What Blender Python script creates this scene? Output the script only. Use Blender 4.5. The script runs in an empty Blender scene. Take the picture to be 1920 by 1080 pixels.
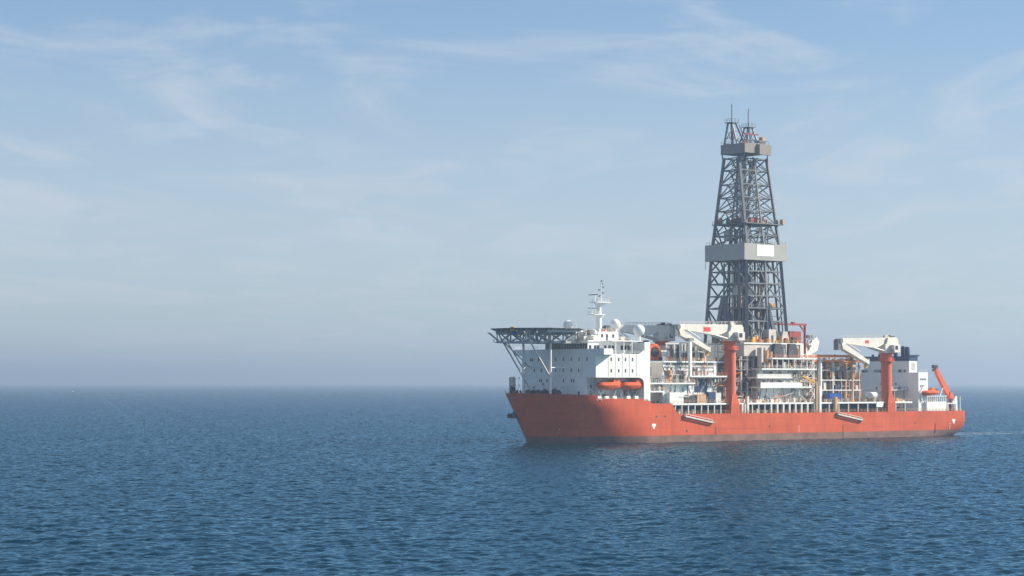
import bpy, bmesh, math, random
import numpy as np
from mathutils import Vector, Matrix

random.seed(7)
S = bpy.context.scene
COL = S.collection
R = math.radians

# ------------------------------------------------------------------ camera
THETA = R(38.835)                       # ship axis against the picture plane
SHIP_O = Vector((-1.9, 786.3, 0.0))     # bow tip over the water
cam_d = bpy.data.cameras.new('camera')
cam_d.sensor_width = 36.0
cam_d.lens = 36.0 * 4110.0 / 1920.0
cam_d.clip_start = 1.0
cam_d.clip_end = 90000.0
cam = bpy.data.objects.new('camera', cam_d)
cam.location = (0, 0, 22.1)
cam.rotation_euler = (R(90) + math.atan(177.0 / 4110.0), 0, 0)
COL.objects.link(cam)
S.camera = cam

# ------------------------------------------------------------------ light
SUN_EL, SUN_PHI = 35.0, -4.0            # sun stands to the right, a little beyond the ship
to_sun = Vector((math.cos(R(SUN_PHI)) * math.cos(R(SUN_EL)),
                 -math.sin(R(SUN_PHI)) * math.cos(R(SUN_EL)), math.sin(R(SUN_EL))))
sun_d = bpy.data.lights.new('sun', 'SUN')
sun_d.energy = 4.7
sun_d.angle = R(0.6)
sun_d.color = (1.0, 0.89, 0.71)
sun = bpy.data.objects.new('sun', sun_d)
sun.rotation_euler = to_sun.to_track_quat('Z', 'Y').to_euler()
sun.location = (400, 500, 400)
COL.objects.link(sun)

W = bpy.data.worlds.new('World')
S.world = W
W.use_nodes = True
nt = W.node_tree
nt.nodes.clear()
def nd(tree, kind, **kw):
    n = tree.nodes.new(kind)
    for k, v in kw.items():
        setattr(n, k, v)
    return n
sky = nd(nt, 'ShaderNodeTexSky')
sky.sky_type = 'NISHITA'
sky.sun_disc = False
sky.sun_elevation = R(SUN_EL)
sky.sun_rotation = math.atan2(to_sun.x, to_sun.y)
sky.altitude = 10
sky.air_density = 1.0
sky.dust_density = 0.6
sky.ozone_density = 3.0
tc = nd(nt, 'ShaderNodeTexCoord')
sep = nd(nt, 'ShaderNodeSeparateXYZ')
nt.links.new(tc.outputs['Generated'], sep.inputs[0])
def mth(tree, op, a, b=None, clamp=False):
    n = nd(tree, 'ShaderNodeMath', operation=op)
    n.use_clamp = clamp
    for i, x in enumerate((a, b)):
        if x is None:
            continue
        if isinstance(x, (int, float)):
            n.inputs[i].default_value = x
        else:
            tree.links.new(x, n.inputs[i])
    return n.outputs[0]
zp = mth(nt, 'ADD', mth(nt, 'MAXIMUM', sep.outputs[2], 0.0), 0.055)
cx = mth(nt, 'DIVIDE', sep.outputs[0], zp)
cy = mth(nt, 'DIVIDE', sep.outputs[1], zp)
cmb = nd(nt, 'ShaderNodeCombineXYZ')
nt.links.new(mth(nt, 'MULTIPLY', cx, 1.35), cmb.inputs[0])
nt.links.new(mth(nt, 'MULTIPLY', cy, 0.8), cmb.inputs[1])
cmb.inputs[2].default_value = 5.2
n1 = nd(nt, 'ShaderNodeTexNoise')
n1.inputs['Scale'].default_value = 1.0
n1.inputs['Detail'].default_value = 10
n1.inputs['Roughness'].default_value = 0.58
n1.inputs['Distortion'].default_value = 1.6
nt.links.new(cmb.outputs[0], n1.inputs['Vector'])
rmp = nd(nt, 'ShaderNodeMapRange')
rmp.interpolation_type = 'SMOOTHSTEP'
rmp.inputs['From Min'].default_value = 0.44
rmp.inputs['From Max'].default_value = 0.74
rmp.inputs['To Max'].default_value = 0.52
nt.links.new(n1.outputs['Fac'], rmp.inputs['Value'])
tint = nd(nt, 'ShaderNodeMix', data_type='RGBA', blend_type='MULTIPLY')
tint.inputs[0].default_value = 1.0
tint.inputs[7].default_value = (0.54, 0.79, 0.97, 1)
nt.links.new(sky.outputs[0], tint.inputs[6])
mix = nd(nt, 'ShaderNodeMix', data_type='RGBA')
veil = nd(nt, 'ShaderNodeMapRange')            # thin high veil that thickens towards the horizon
veil.interpolation_type = 'SMOOTHSTEP'
veil.inputs['From Min'].default_value = 0.20
veil.inputs['From Max'].default_value = 0.04
veil.inputs['To Min'].default_value = 0.19
veil.inputs['To Max'].default_value = 0.62
nt.links.new(sep.outputs[2], veil.inputs['Value'])
nt.links.new(mth(nt, 'ADD', veil.outputs[0], mth(nt, 'MULTIPLY', rmp.outputs[0], mth(nt, 'SUBTRACT', 1.0, veil.outputs[0]))), mix.inputs[0])
nt.links.new(tint.outputs[2], mix.inputs[6])
mix.inputs[7].default_value = (5.1, 5.45, 5.95, 1)
bg = nd(nt, 'ShaderNodeBackground')
bg.inputs['Strength'].default_value = 0.078
nt.links.new(mix.outputs[2], bg.inputs['Color'])
wo = nd(nt, 'ShaderNodeOutputWorld')
nt.links.new(bg.outputs[0], wo.inputs['Surface'])

S.view_settings.view_transform = 'Standard'
S.view_settings.look = 'None'
S.view_settings.gamma = 1.0
S.view_settings.exposure = 0.75
S.view_settings.use_curve_mapping = False
S.render.engine = 'CYCLES'
S.cycles.use_denoising = True
S.cycles.max_bounces = 6
S.cycles.volume_bounces = 0
S.cycles.sample_clamp_indirect = 6.0
S.render.film_transparent = False

# ------------------------------------------------------------------ materials
def paint(name, col, rough=0.5, var=0.10, scale=0.35, rust=0.0, streak=0.0, metal=0.0, spec=0.35):
    """painted steel: patchy tone, thin vertical run-off streaks and rust blooms"""
    m = bpy.data.materials.new(name)
    m.use_nodes = True
    t = m.node_tree
    b = t.nodes['Principled BSDF']
    b.inputs['Roughness'].default_value = rough
    b.inputs['Metallic'].default_value = metal
    b.inputs['Specular IOR Level'].default_value = spec
    g = nd(t, 'ShaderNodeNewGeometry')
    n = nd(t, 'ShaderNodeTexNoise')
    n.inputs['Scale'].default_value = scale
    n.inputs['Detail'].default_value = 6
    t.links.new(g.outputs['Position'], n.inputs['Vector'])
    r = nd(t, 'ShaderNodeMapRange')
    r.inputs['From Min'].default_value = 0.3
    r.inputs['From Max'].default_value = 0.7
    r.inputs['To Min'].default_value = 1 - var
    r.inputs['To Max'].default_value = 1 + var
    t.links.new(n.outputs['Fac'], r.inputs['Value'])
    mx = nd(t, 'ShaderNodeMix', data_type='RGBA', blend_type='MULTIPLY')
    mx.inputs[0].default_value = 1
    mx.inputs[6].default_value = (*col, 1)
    t.links.new(r.outputs[0], mx.inputs[7])
    out = mx.outputs[2]
    if streak > 0 or rust > 0:
        mp = nd(t, 'ShaderNodeMapping')
        mp.inputs['Scale'].default_value = (1.5, 1.5, 0.10)
        t.links.new(g.outputs['Position'], mp.inputs['Vector'])
        ns = nd(t, 'ShaderNodeTexNoise')
        ns.inputs['Scale'].default_value = 0.9
        ns.inputs['Detail'].default_value = 5
        t.links.new(mp.outputs[0], ns.inputs['Vector'])
        if streak > 0:
            rs = nd(t, 'ShaderNodeMapRange')
            rs.inputs['From Min'].default_value = 0.48
            rs.inputs['From Max'].default_value = 0.75
            rs.inputs['To Max'].default_value = streak
            t.links.new(ns.outputs['Fac'], rs.inputs['Value'])
            m2 = nd(t, 'ShaderNodeMix', data_type='RGBA')
            t.links.new(rs.outputs[0], m2.inputs[0])
            t.links.new(out, m2.inputs[6])
            m2.inputs[7].default_value = (col[0] * .55 + .02, col[1] * .55 + .02, col[2] * .55 + .02, 1)
            out = m2.outputs[2]
        if rust > 0:
            nr = nd(t, 'ShaderNodeTexNoise')
            nr.inputs['Scale'].default_value = 0.22
            nr.inputs['Detail'].default_value = 8
            nr.inputs['Roughness'].default_value = 0.7
            t.links.new(mp.outputs[0], nr.inputs['Vector'])
            rr = nd(t, 'ShaderNodeMapRange')
            rr.inputs['From Min'].default_value = 0.56
            rr.inputs['From Max'].default_value = 0.72
            rr.inputs['To Max'].default_value = rust
            t.links.new(nr.outputs['Fac'], rr.inputs['Value'])
            m3 = nd(t, 'ShaderNodeMix', data_type='RGBA')
            t.links.new(rr.outputs[0], m3.inputs[0])
            t.links.new(out, m3.inputs[6])
            m3.inputs[7].default_value = (0.19, 0.075, 0.035, 1)
            out = m3.outputs[2]
    t.links.new(out, b.inputs['Base Color'])
    return m

M = {}
M['hull'] = paint('hull red paint', (0.59, 0.115, 0.055), 0.55, 0.12, 0.12, 0.30, 0.5, spec=0.12)
def add_plating(m, amount=0.10):
    """weld seams between shell plates, laid out along the ship"""
    t = m.node_tree
    b = t.nodes['Principled BSDF']
    src = b.inputs['Base Color'].links[0].from_socket
    tc = nd(t, 'ShaderNodeTexCoord')
    sp = nd(t, 'ShaderNodeSeparateXYZ')
    cb = nd(t, 'ShaderNodeCombineXYZ')
    t.links.new(tc.outputs['Object'], sp.inputs[0])
    t.links.new(sp.outputs[0], cb.inputs[0])
    t.links.new(sp.outputs[2], cb.inputs[1])
    br = nd(t, 'ShaderNodeTexBrick')
    br.inputs['Scale'].default_value = 1.0
    br.inputs['Brick Width'].default_value = 11.5
    br.inputs['Row Height'].default_value = 2.75
    br.inputs['Mortar Size'].default_value = 0.05
    br.inputs['Mortar Smooth'].default_value = 0.6
    br.inputs['Color1'].default_value = (1, 1, 1, 1)
    br.inputs['Color2'].default_value = (0.93, 0.92, 0.91, 1)
    br.inputs['Mortar'].default_value = (1 - amount * 3, 1 - amount * 3, 1 - amount * 3, 1)
    t.links.new(cb.outputs[0], br.inputs['Vector'])
    mx = nd(t, 'ShaderNodeMix', data_type='RGBA', blend_type='MULTIPLY')
    mx.inputs[0].default_value = 1
    t.links.new(src, mx.inputs[6])
    t.links.new(br.outputs['Color'], mx.inputs[7])
    t.links.new(mx.outputs[2], b.inputs['Base Color'])
    ns = nd(t, 'ShaderNodeTexNoise')
    ns.inputs['Scale'].default_value = 0.55
    ns.inputs['Detail'].default_value = 3
    t.links.new(tc.outputs['Object'], ns.inputs['Vector'])
    bp = nd(t, 'ShaderNodeBump')
    bp.inputs['Strength'].default_value = 0.35
    bp.inputs['Distance'].default_value = 0.08
    t.links.new(ns.outputs['Fac'], bp.inputs['Height'])
    t.links.new(bp.outputs[0], b.inputs['Normal'])
add_plating(M['hull'])
M['boot'] = paint('boot topping', (0.19, 0.11, 0.095), 0.6, 0.3, 0.25, 0.3, 0.35)
M['white'] = paint('white ship paint', (0.79, 0.81, 0.80), 0.45, 0.04, 0.3, 0.12, 0.10)
M['white2'] = paint('weathered white paint', (0.68, 0.66, 0.62), 0.5, 0.10, 0.5, 0.35, 0.22)
M['beige'] = paint('beige grey paint', (0.58, 0.54, 0.50), 0.5, 0.08, 0.4, 0.25, 0.2)
M['grey'] = paint('grey deck steel', (0.25, 0.26, 0.27), 0.55, 0.15, 0.5, 0.2, 0.15)
M['derrick'] = paint('derrick grey paint', (0.165, 0.18, 0.20), 0.45, 0.12, 0.5, 0.12, 0.1)
M['panel'] = paint('wind wall panel', (0.37, 0.37, 0.355), 0.5, 0.06, 0.3, 0.06, 0.12)
M['truss'] = paint('light grey truss paint', (0.40, 0.43, 0.45), 0.45, 0.10, 0.5, 0.12, 0.1)
M['cream'] = paint('weathered cream crane paint', (0.72, 0.69, 0.63), 0.5, 0.08, 0.5, 0.3, 0.2)
M['panel_dark'] = paint('crown wall panel', (0.26, 0.24, 0.22), 0.5, 0.08, 0.3, 0.1, 0.15)
M['dark'] = paint('dark machinery', (0.055, 0.06, 0.07), 0.55, 0.3, 0.8, 0.3, 0.1)
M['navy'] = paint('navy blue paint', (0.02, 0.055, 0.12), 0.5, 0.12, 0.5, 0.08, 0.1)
M['blue'] = paint('blue container paint', (0.02, 0.10, 0.36), 0.5, 0.1, 0.5, 0.15, 0.15)
M['orange'] = paint('orange boat glassfibre', (0.74, 0.135, 0.04), 0.35, 0.05, 0.6, 0.0, 0.05)
M['crane_red'] = paint('crane pedestal orange red', (0.66, 0.125, 0.05), 0.45, 0.06, 0.3, 0.10, 0.12)
M['red'] = paint('dull red paint', (0.34, 0.065, 0.055), 0.5, 0.12, 0.5, 0.2, 0.15)
M['yellow'] = paint('safety yellow paint', (0.72, 0.38, 0.06), 0.5, 0.12, 0.6, 0.3, 0.1)
M['tan'] = paint('tan primer steel', (0.55, 0.34, 0.19), 0.55, 0.12, 0.6, 0.3, 0.1)
M['deck_orange'] = paint('orange walkway paint', (0.70, 0.22, 0.08), 0.55, 0.12, 0.6, 0.2, 0.1)
M['deckgreen'] = paint('helideck non slip coat', (0.17, 0.20, 0.21), 0.8, 0.12, 0.5, 0.0, 0.05)
M['glass'] = paint('dark window glass', (0.025, 0.03, 0.04), 0.12, 0.05, 0.5, spec=0.6)
M['signred'] = paint('red sign lettering', (0.70, 0.05, 0.05), 0.5, 0.05, 0.5)
M['dome'] = paint('radome gelcoat', (0.82, 0.82, 0.80), 0.4, 0.02, 0.4)

# ------------------------------------------------------------------ mesh helpers (ship axes: u aft, v to port, z up)
class MB:
    def __init__(self):
        self.v, self.f = [], []
    def add(self, verts, faces):
        o = len(self.v)
        self.v += [tuple(p) for p in verts]
        self.f += [tuple(o + i for i in f) for f in faces]
        return self
    def box(self, u0, u1, v0, v1, z0, z1):
        p = [(u, v, z) for u in (u0, u1) for v in (v0, v1) for z in (z0, z1)]
        return self.add(p, [(0, 1, 3, 2), (4, 6, 7, 5), (0, 4, 5, 1), (2, 3, 7, 6), (0, 2, 6, 4), (1, 5, 7, 3)])
    def beam(self, p, q, w, h=None):
        p, q = Vector(p), Vector(q)
        d = (q - p).normalized()
        s = d.cross(Vector((0, 0, 1)))
        if s.length < 1e-3:
            s = Vector((1, 0, 0))
        s.normalize()
        t = s.cross(d)
        a, b = s * w / 2, t * (h or w) / 2
        c = [-a - b, a - b, a + b, -a + b]
        return self.add([p + x for x in c] + [q + x for x in c],
                        [(0, 1, 2, 3), (7, 6, 5, 4), (0, 4, 5, 1), (1, 5, 6, 2), (2, 6, 7, 3), (3, 7, 4, 0)])
    def cyl(self, p, q, r0, r1=None, n=12, cap=True):
        r1 = r0 if r1 is None else r1
        p, q = Vector(p), Vector(q)
        d = (q - p).normalized()
        s = d.cross(Vector((0, 0, 1)))
        if s.length < 1e-3:
            s = Vector((1, 0, 0))
        s.normalize()
        t = s.cross(d)
        vs = []
        for c, r in ((p, r0), (q, r1)):
            for k in range(n):
                a = 2 * math.pi * k / n
                vs.append(c + (s * math.cos(a) + t * math.sin(a)) * r)
        fs = [(k, (k + 1) % n, n + (k + 1) % n, n + k) for k in range(n)]
        if cap:
            fs += [tuple(range(n - 1, -1, -1)), tuple(range(n, 2 * n))]
        return self.add(vs, fs)
    def lathe(self, c, prof, n=24, axis='z'):
        c = Vector(c)
        vs, fs = [], []
        for r, h in prof:
            for k in range(n):
                a = 2 * math.pi * k / n
                o = (r * math.cos(a), r * math.sin(a), h) if axis == 'z' else (r * math.cos(a), h, r * math.sin(a))
                vs.append(c + Vector(o))
        for i in range(len(prof) - 1):
            for k in range(n):
                k2 = (k + 1) % n
                fs.append((i * n + k, i * n + k2, (i + 1) * n + k2, (i + 1) * n + k))
        fs += [tuple(range(n - 1, -1, -1)), tuple(range((len(prof) - 1) * n, len(prof) * n))]
        return self.add(vs, fs)
    def sphere(self, c, r, n=24, zmin=-1.0):
        prof = []
        for i in range(13):
            a = -math.pi / 2 + math.pi * i / 12
            if math.sin(a) >= zmin - 1e-6:
                prof.append((max(0.001, r * math.cos(a)), r * math.sin(a)))
        return self.lathe(c, prof, n)
    def prism(self, poly, v0, v1):            # outline in the u-z plane, drawn out along v
        n = len(poly)
        vs = [(u, v0, z) for u, z in poly] + [(u, v1, z) for u, z in poly]
        return self.add(vs, [tuple(range(n)), tuple(range(2 * n - 1, n - 1, -1))] +
                        [(i, n + i, n + (i + 1) % n, (i + 1) % n) for i in range(n)])
    def slab(self, poly, z0, z1):             # outline in the u-v plane
        n = len(poly)
        vs = [(u, v, z0) for u, v in poly] + [(u, v, z1) for u, v in poly]
        return self.add(vs, [tuple(range(n)), tuple(range(2 * n - 1, n - 1, -1))] +
                        [(i, n + i, n + (i + 1) % n, (i + 1) % n) for i in range(n)])
    def build(self, name, mat, parent=None, smooth=False, org=(0, 0, 0), bevel=0):
        me = bpy.data.meshes.new(name)
        me.from_pydata([(p[0] - org[0], -(p[1] - org[1]), p[2] - org[2]) for p in self.v], [], self.f)
        bm = bmesh.new()
        bm.from_mesh(me)
        bmesh.ops.recalc_face_normals(bm, faces=bm.faces)
        if bevel:
            bmesh.ops.bevel(bm, geom=list(bm.edges), offset=bevel, segments=1, affect='EDGES')
        if smooth:
            for f in bm.faces:
                f.smooth = True
        bm.to_mesh(me)
        bm.free()
        if smooth:
            me.set_sharp_from_angle(angle=R(38))
        me.materials.append(M[mat])
        o = bpy.data.objects.new(name, me)
        COL.objects.link(o)
        if parent:
            o.parent = parent
        return o

UNIT = {}
def unit(shape, mat):
    if (shape, mat) not in UNIT:
        m = MB()
        if shape == 'box':
            m.box(-.5, .5, -.5, .5, -.5, .5)
        else:
            m.cyl((0, 0, -.5), (0, 0, .5), 0.5, n=10)
        o = m.build(shape, mat, smooth=(shape != 'box'))
        UNIT[(shape, mat)] = o.data
        bpy.data.objects.remove(o)
    return UNIT[(shape, mat)]
def L(p, org=(0, 0, 0)):
    return Vector((p[0] - org[0], -(p[1] - org[1]), p[2] - org[2]))
def piece(name, parent, c, size, mat, shape='box', rz=0, org=(0, 0, 0)):
    o = bpy.data.objects.new(name, unit(shape, mat))
    COL.objects.link(o)
    o.parent = parent
    o.matrix_basis = Matrix.Translation(L(c, org)) @ Matrix.Rotation(rz, 4, 'Z') @ Matrix.Diagonal((*size, 1))
    return o
def bx(name, parent, u0, u1, v0, v1, z0, z1, mat, org=(0, 0, 0)):
    return piece(name, parent, ((u0 + u1) / 2, (v0 + v1) / 2, (z0 + z1) / 2), (u1 - u0, v1 - v0, z1 - z0), mat, org=org)
def strut(name, parent, p, q, w, mat, shape='box', h=None, org=(0, 0, 0)):
    a, b = L(p, org), L(q, org)
    d = b - a
    o = bpy.data.objects.new(name, unit(shape, mat))
    COL.objects.link(o)
    o.parent = parent
    rot = d.to_track_quat('Z', 'Y').to_matrix().to_4x4()
    o.matrix_basis = Matrix.Translation((a + b) / 2) @ rot @ Matrix.Diagonal((w, h or w, d.length, 1))
    return o
def rail(parent, pts, mat='white2', h=1.1, step=2.0, w=0.09):
    m = MB()
    for a, b in zip(pts[:-1], pts[1:]):
        a, b = Vector(a), Vector(b)
        n = max(1, int((b - a).length / step))
        for k in range(n + 1):
            p = a.lerp(b, k / n)
            m.beam(p, p + Vector((0, 0, h)), w)
        for hh in (h, h * .55):
            m.beam(a + Vector((0, 0, hh)), b + Vector((0, 0, hh)), w * .8)
    return m.build('railing', mat, parent)
def empty(name, loc=(0, 0, 0), rz=0.0, parent=None):
    o = bpy.data.objects.new(name, None)
    o.empty_display_size = 1
    COL.objects.link(o)
    o.location = loc
    o.rotation_euler = (0, 0, rz)
    if parent:
        o.parent = parent
    return o
def tag(o, label=None, cat=None, group=None, kind=None):
    for k, x in (('label', label), ('category', cat), ('group', group), ('kind', kind)):
        if x:
            o[k] = x
    return o
def ship_pt(u, v, z):
    return SHIP_O + Vector((u * math.cos(THETA) + v * math.sin(THETA), u * math.sin(THETA) - v * math.cos(THETA), z))
def thing(name, org, label, cat, group=None):
    return tag(empty(name, ship_pt(*org), THETA), label, cat, group)
def copy_tree(o, parent=None):
    c = o.copy()
    COL.objects.link(c)
    if parent:
        c.parent = parent
    for ch in list(o.children):
        copy_tree(ch, c)
    return c

# ------------------------------------------------------------------ sea
def sea_material():
    m = bpy.data.materials.new('sea water')
    m.use_nodes = True
    t = m.node_tree
    t.nodes.remove(t.nodes['Principled BSDF'])
    body = nd(t, 'ShaderNodeBsdfDiffuse')                 # light scattered back from the deep water
    body.inputs['Color'].default_value = (0.0005, 0.020, 0.040, 1)
    b = nd(t, 'ShaderNodeBsdfGlossy')                     # sky and ship mirrored in the surface
    b.inputs['Color'].default_value = (0.47, 0.76, 0.92, 1)
    fr = nd(t, 'ShaderNodeFresnel')
    fr.inputs['IOR'].default_value = 1.22
    mxs = nd(t, 'ShaderNodeMixShader')
    t.links.new(fr.outputs[0], mxs.inputs[0])
    t.links.new(body.outputs[0], mxs.inputs[1])
    t.links.new(b.outputs[0], mxs.inputs[2])
    t.links.new(mxs.outputs[0], t.nodes['Material Output'].inputs['Surface'])
    g = nd(t, 'ShaderNodeNewGeometry')
    # wind patches: smoother and rougher areas of water
    n0 = nd(t, 'ShaderNodeTexNoise')
    n0.inputs['Scale'].default_value = 0.009
    n0.inputs['Detail'].default_value = 4
    t.links.new(g.outputs['Position'], n0.inputs['Vector'])
    rr = nd(t, 'ShaderNodeMapRange')
    rr.inputs['From Min'].default_value = 0.35
    rr.inputs['From Max'].default_value = 0.65
    rr.inputs['To Min'].default_value = 0.06
    rr.inputs['To Max'].default_value = 0.12
    t.links.new(n0.outputs['Fac'], rr.inputs['Value'])
    t.links.new(rr.outputs[0], b.inputs['Roughness'])
    n1 = nd(t, 'ShaderNodeTexNoise')
    n1.inputs['Scale'].default_value = 1.6
    n1.inputs['Detail'].default_value = 6
    n1.inputs['Roughness'].default_value = 0.6
    t.links.new(g.outputs['Position'], n1.inputs['Vector'])
    bp = nd(t, 'ShaderNodeBump')
    bp.inputs['Distance'].default_value = 0.15
    bp.inputs['Strength'].default_value = 0.6
    t.links.new(n1.outputs['Fac'], bp.inputs['Height'])
    rb_ = nd(t, 'ShaderNodeMapRange')
    rb_.inputs['From Min'].default_value = 0.35
    rb_.inputs['From Max'].default_value = 0.65
    rb_.inputs['To Min'].default_value = 0.05
    rb_.inputs['To Max'].default_value = 0.3
    t.links.new(n0.outputs['Fac'], rb_.inputs['Value'])
    t.links.new(rb_.outputs[0], bp.inputs['Strength'])
    for n_ in (b, body, fr):
        t.links.new(bp.outputs[0], n_.inputs['Normal'])
    return m
M['sea'] = sea_material()

def wave_tile(size=280.0, n=860, seed=3):
    """periodic patch of wind sea from a random spectrum"""
    rng = np.random.default_rng(seed)
    k1 = np.fft.fftfreq(n, d=size / n) * 2 * np.pi
    KX, KY = np.meshgrid(k1, k1, indexing='ij')
    K = np.hypot(KX, KY)
    K[0, 0] = 1
    kp = 2 * np.pi / 6.5
    wd = R(-70)
    cs = (KX * math.cos(wd) + KY * math.sin(wd)) / K
    spec = np.exp(-1.0 * (kp / K) ** 2) / K ** 3.6 * (0.25 + 0.75 * cs ** 2) * np.exp(-(K / 9.0) ** 2) + 0.4 * np.exp(-((K - .35) / .15) ** 2)
    spec[0, 0] = 0
    H = np.sqrt(spec) * (rng.normal(size=(n, n)) + 1j * rng.normal(size=(n, n)))
    h = np.fft.ifft2(H).real
    dx = np.fft.ifft2(-1j * KX / K * H).real
    dy = np.fft.ifft2(-1j * KY / K * H).real
    sl = np.hypot(np.gradient(h, size / n, axis=0), np.gradient(h, size / n, axis=1))
    a = SLOPE / sl.std() / 1.0
    h, dx, dy = h * a, dx * a, dy * a
    idx = np.arange(n + 1) % n
    x = np.linspace(0, size, n + 1)
    X, Y = np.meshgrid(x, x, indexing='ij')
    co = np.stack([X + 0.8 * dx[np.ix_(idx, idx)], Y + 0.8 * dy[np.ix_(idx, idx)], h[np.ix_(idx, idx)]], -1).reshape(-1, 3)
    i, j = np.meshgrid(np.arange(n), np.arange(n), indexing='ij')
    q = (i * (n + 1) + j).ravel()
    f = np.stack([q, q + n + 1, q + n + 2, q + 1], -1).astype(np.int32)
    me = bpy.data.meshes.new('wave_patch')
    me.vertices.add(len(co))
    me.vertices.foreach_set('co', co.astype(np.float32).ravel())
    me.loops.add(f.size)
    me.loops.foreach_set('vertex_index', f.ravel())
    me.polygons.add(len(f))
    me.polygons.foreach_set('loop_start', np.arange(0, f.size, 4, dtype=np.int32))
    me.polygons.foreach_set('use_smooth', np.ones(len(f), dtype=bool))
    me.update(calc_edges=True)
    me.materials.append(M['sea'])
    print('wave height std', h.std(), h.max())
    return me
SLOPE = 0.085
me = bpy.data.meshes.new('sea')
XS, Y0, Y1 = 15000.0, -2500.0, 27000.0
me.from_pydata([(-XS, Y0, -1.6), (XS, Y0, -1.6), (XS, Y1, -1.6), (-XS, Y1, -1.6)], [], [(0, 1, 2, 3)])
me.materials.append(M['sea'])
sea = bpy.data.objects.new('sea', me)
COL.objects.link(sea)
tag(sea, 'dark blue rippled open sea reaching the hazy horizon', kind='structure')
tile = wave_tile()
TS = 280.0
ROT = R(11)
nt_ = 0
RM = Matrix.Rotation(ROT, 3, 'Z')
NEAR = 3800.0
for sc_, ts, lo, hi in ((1.0, TS, -300, NEAR), (4.0, TS * 4, NEAR - 700, 21000)):
    n_ = int(hi / ts) + 4
    for i in range(-n_, n_):
        for j in range(-2, n_):
            c = RM @ Vector(((i + .5) * ts, (j + .5) * ts, 0))
            if c.y < lo or c.y > hi or abs(c.x) > 0.245 * c.y + ts * 1.05:
                continue
            o = bpy.data.objects.new('wave_patch', tile)
            COL.objects.link(o)
            o.parent = sea
            o.rotation_euler = (0, 0, ROT)
            o.scale = (sc_, sc_, sc_)
            o.location = RM @ Vector((i * ts, j * ts, 0 if sc_ == 1 else -.5))
            nt_ += 1
print('wave patches', nt_)

# ------------------------------------------------------------------ the ship
ship = tag(empty('drill_ship', SHIP_O, THETA),
           'red hulled drill ship with white deckhouse and tall grey derrick afloat on the sea', 'ship')

def top_z(u):
    pts = [(-1, 18.3), (24.69, 17.5), (24.71, 16.3), (48.5, 16.1), (51.3, 14.4), (60.8, 14.3), (64.4, 10.45), (229, 10.4)]
    return float(np.interp(u, [p[0] for p in pts], [p[1] for p in pts]))
def stem_u(z):
    return float(np.interp(z, [-6, -2, 0, 3.3, 8.1, 13.9, 18.3], [11.5, 10.6, 9.8, 8.1, 5.6, 3.7, 2.0]))
def stern_u(z):
    return float(np.interp(z, [-6, 0, 1.2, 2.6, 4.0, 5.5, 19], [214, 223.6, 225.2, 226.6, 227.4, 227.9, 228.0]))
def half_b(t, z, s):
    """half breadth: t metres aft of the stem, s metres ahead of the stern end"""
    run = float(np.interp(z, [-6, 0, 5, 10, 14, 18.3], [52, 45, 42, 38, 32, 29]))
    q = min(1.0, max(0.0, t / run))
    p = float(np.interp(z, [0, 18.3], [1.9, 2.3]))
    b = 21.0 * (1 - (1 - q) ** p) ** float(np.interp(z, [0, 18.3], [0.86, 0.74]))
    if s < 26:
        w = (1 - s / 26.0)
        b -= w * w * 3.4 * max(0.0, (6.0 - z) / 6.0) ** 1.6
        if s < 1.2:
            b -= 0.9 * (1 - s / 1.2) ** 2
    return b
def build_hull():
    N1 = 46
    par = list(1 - np.cos(np.linspace(0, math.pi / 2, N1)))       # dense near the stem
    us = [74.0 * p for p in par] + [24.69, 24.71, 48.5, 51.3, 60.8, 64.4] + list(np.arange(80, 201, 8.0)) + \
         list(np.linspace(202, 226, 15)) + [226.8, 227.3, 227.7, 228.0]
    us = sorted(set(round(float(u), 3) for u in us))
    zlow = [-5, -2, 0, 1.2, 2.6, 4.2, 6, 8, 10.38]
    rows = len(zlow) + 5
    vs, fs, mats = [], [], []
    for side in (1, -1):
        base = len(vs)
        for u in us:
            zt = top_z(u)
            zs = zlow + [10.38 + (zt - 10.38) * (k / 5) for k in range(1, 6)]
            for z in zs:
                su, eu = stem_u(z), stern_u(z)
                f = u / 228.0
                # stations lean with the stem and the stern
                uu = u + su * max(0.0, 1 - u / 60.0) ** 2.2 - (228.0 - eu) * max(0.0, (u - 200) / 28.0) ** 2
                b = half_b(max(0.0, uu - su), z, max(0.0, eu - uu))
                vs.append((uu, side * b, z))
        for i in range(len(us) - 1):
            for r in range(rows - 1):
                a = base + i * rows + r
                fs.append((a, a + rows, a + rows + 1, a + 1))
                mats.append(1 if (r < 4) else 0)
    n = len(us)
    e0, e1 = (n - 1) * rows, n * rows + (n - 1) * rows
    for r in range(rows - 1):                                      # transom
        fs.append((e0 + r, e1 + r, e1 + r + 1, e0 + r + 1))
        mats.append(1 if r < 4 else 0)
    me = bpy.data.meshes.new('hull')
    me.from_pydata([(p[0], -p[1], p[2]) for p in vs], [], fs)
    me.materials.append(M['hull'])
    me.materials.append(M['boot'])
    me.polygons.foreach_set('material_index', mats)
    bm = bmesh.new()
    bm.from_mesh(me)
    bmesh.ops.remove_doubles(bm, verts=bm.verts, dist=0.002)
    bmesh.ops.recalc_face_normals(bm, faces=bm.faces)
    for f in bm.faces:
        f.smooth = True
    bm.to_mesh(me)
    bm.free()
    me.set_sharp_from_angle(angle=R(30))
    o = bpy.data.objects.new('hull', me)
    COL.objects.link(o)
    o.parent = ship
    o['label'] = 'red painted hull with brown grey waterline band'
    return o
hull = build_hull()

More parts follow.
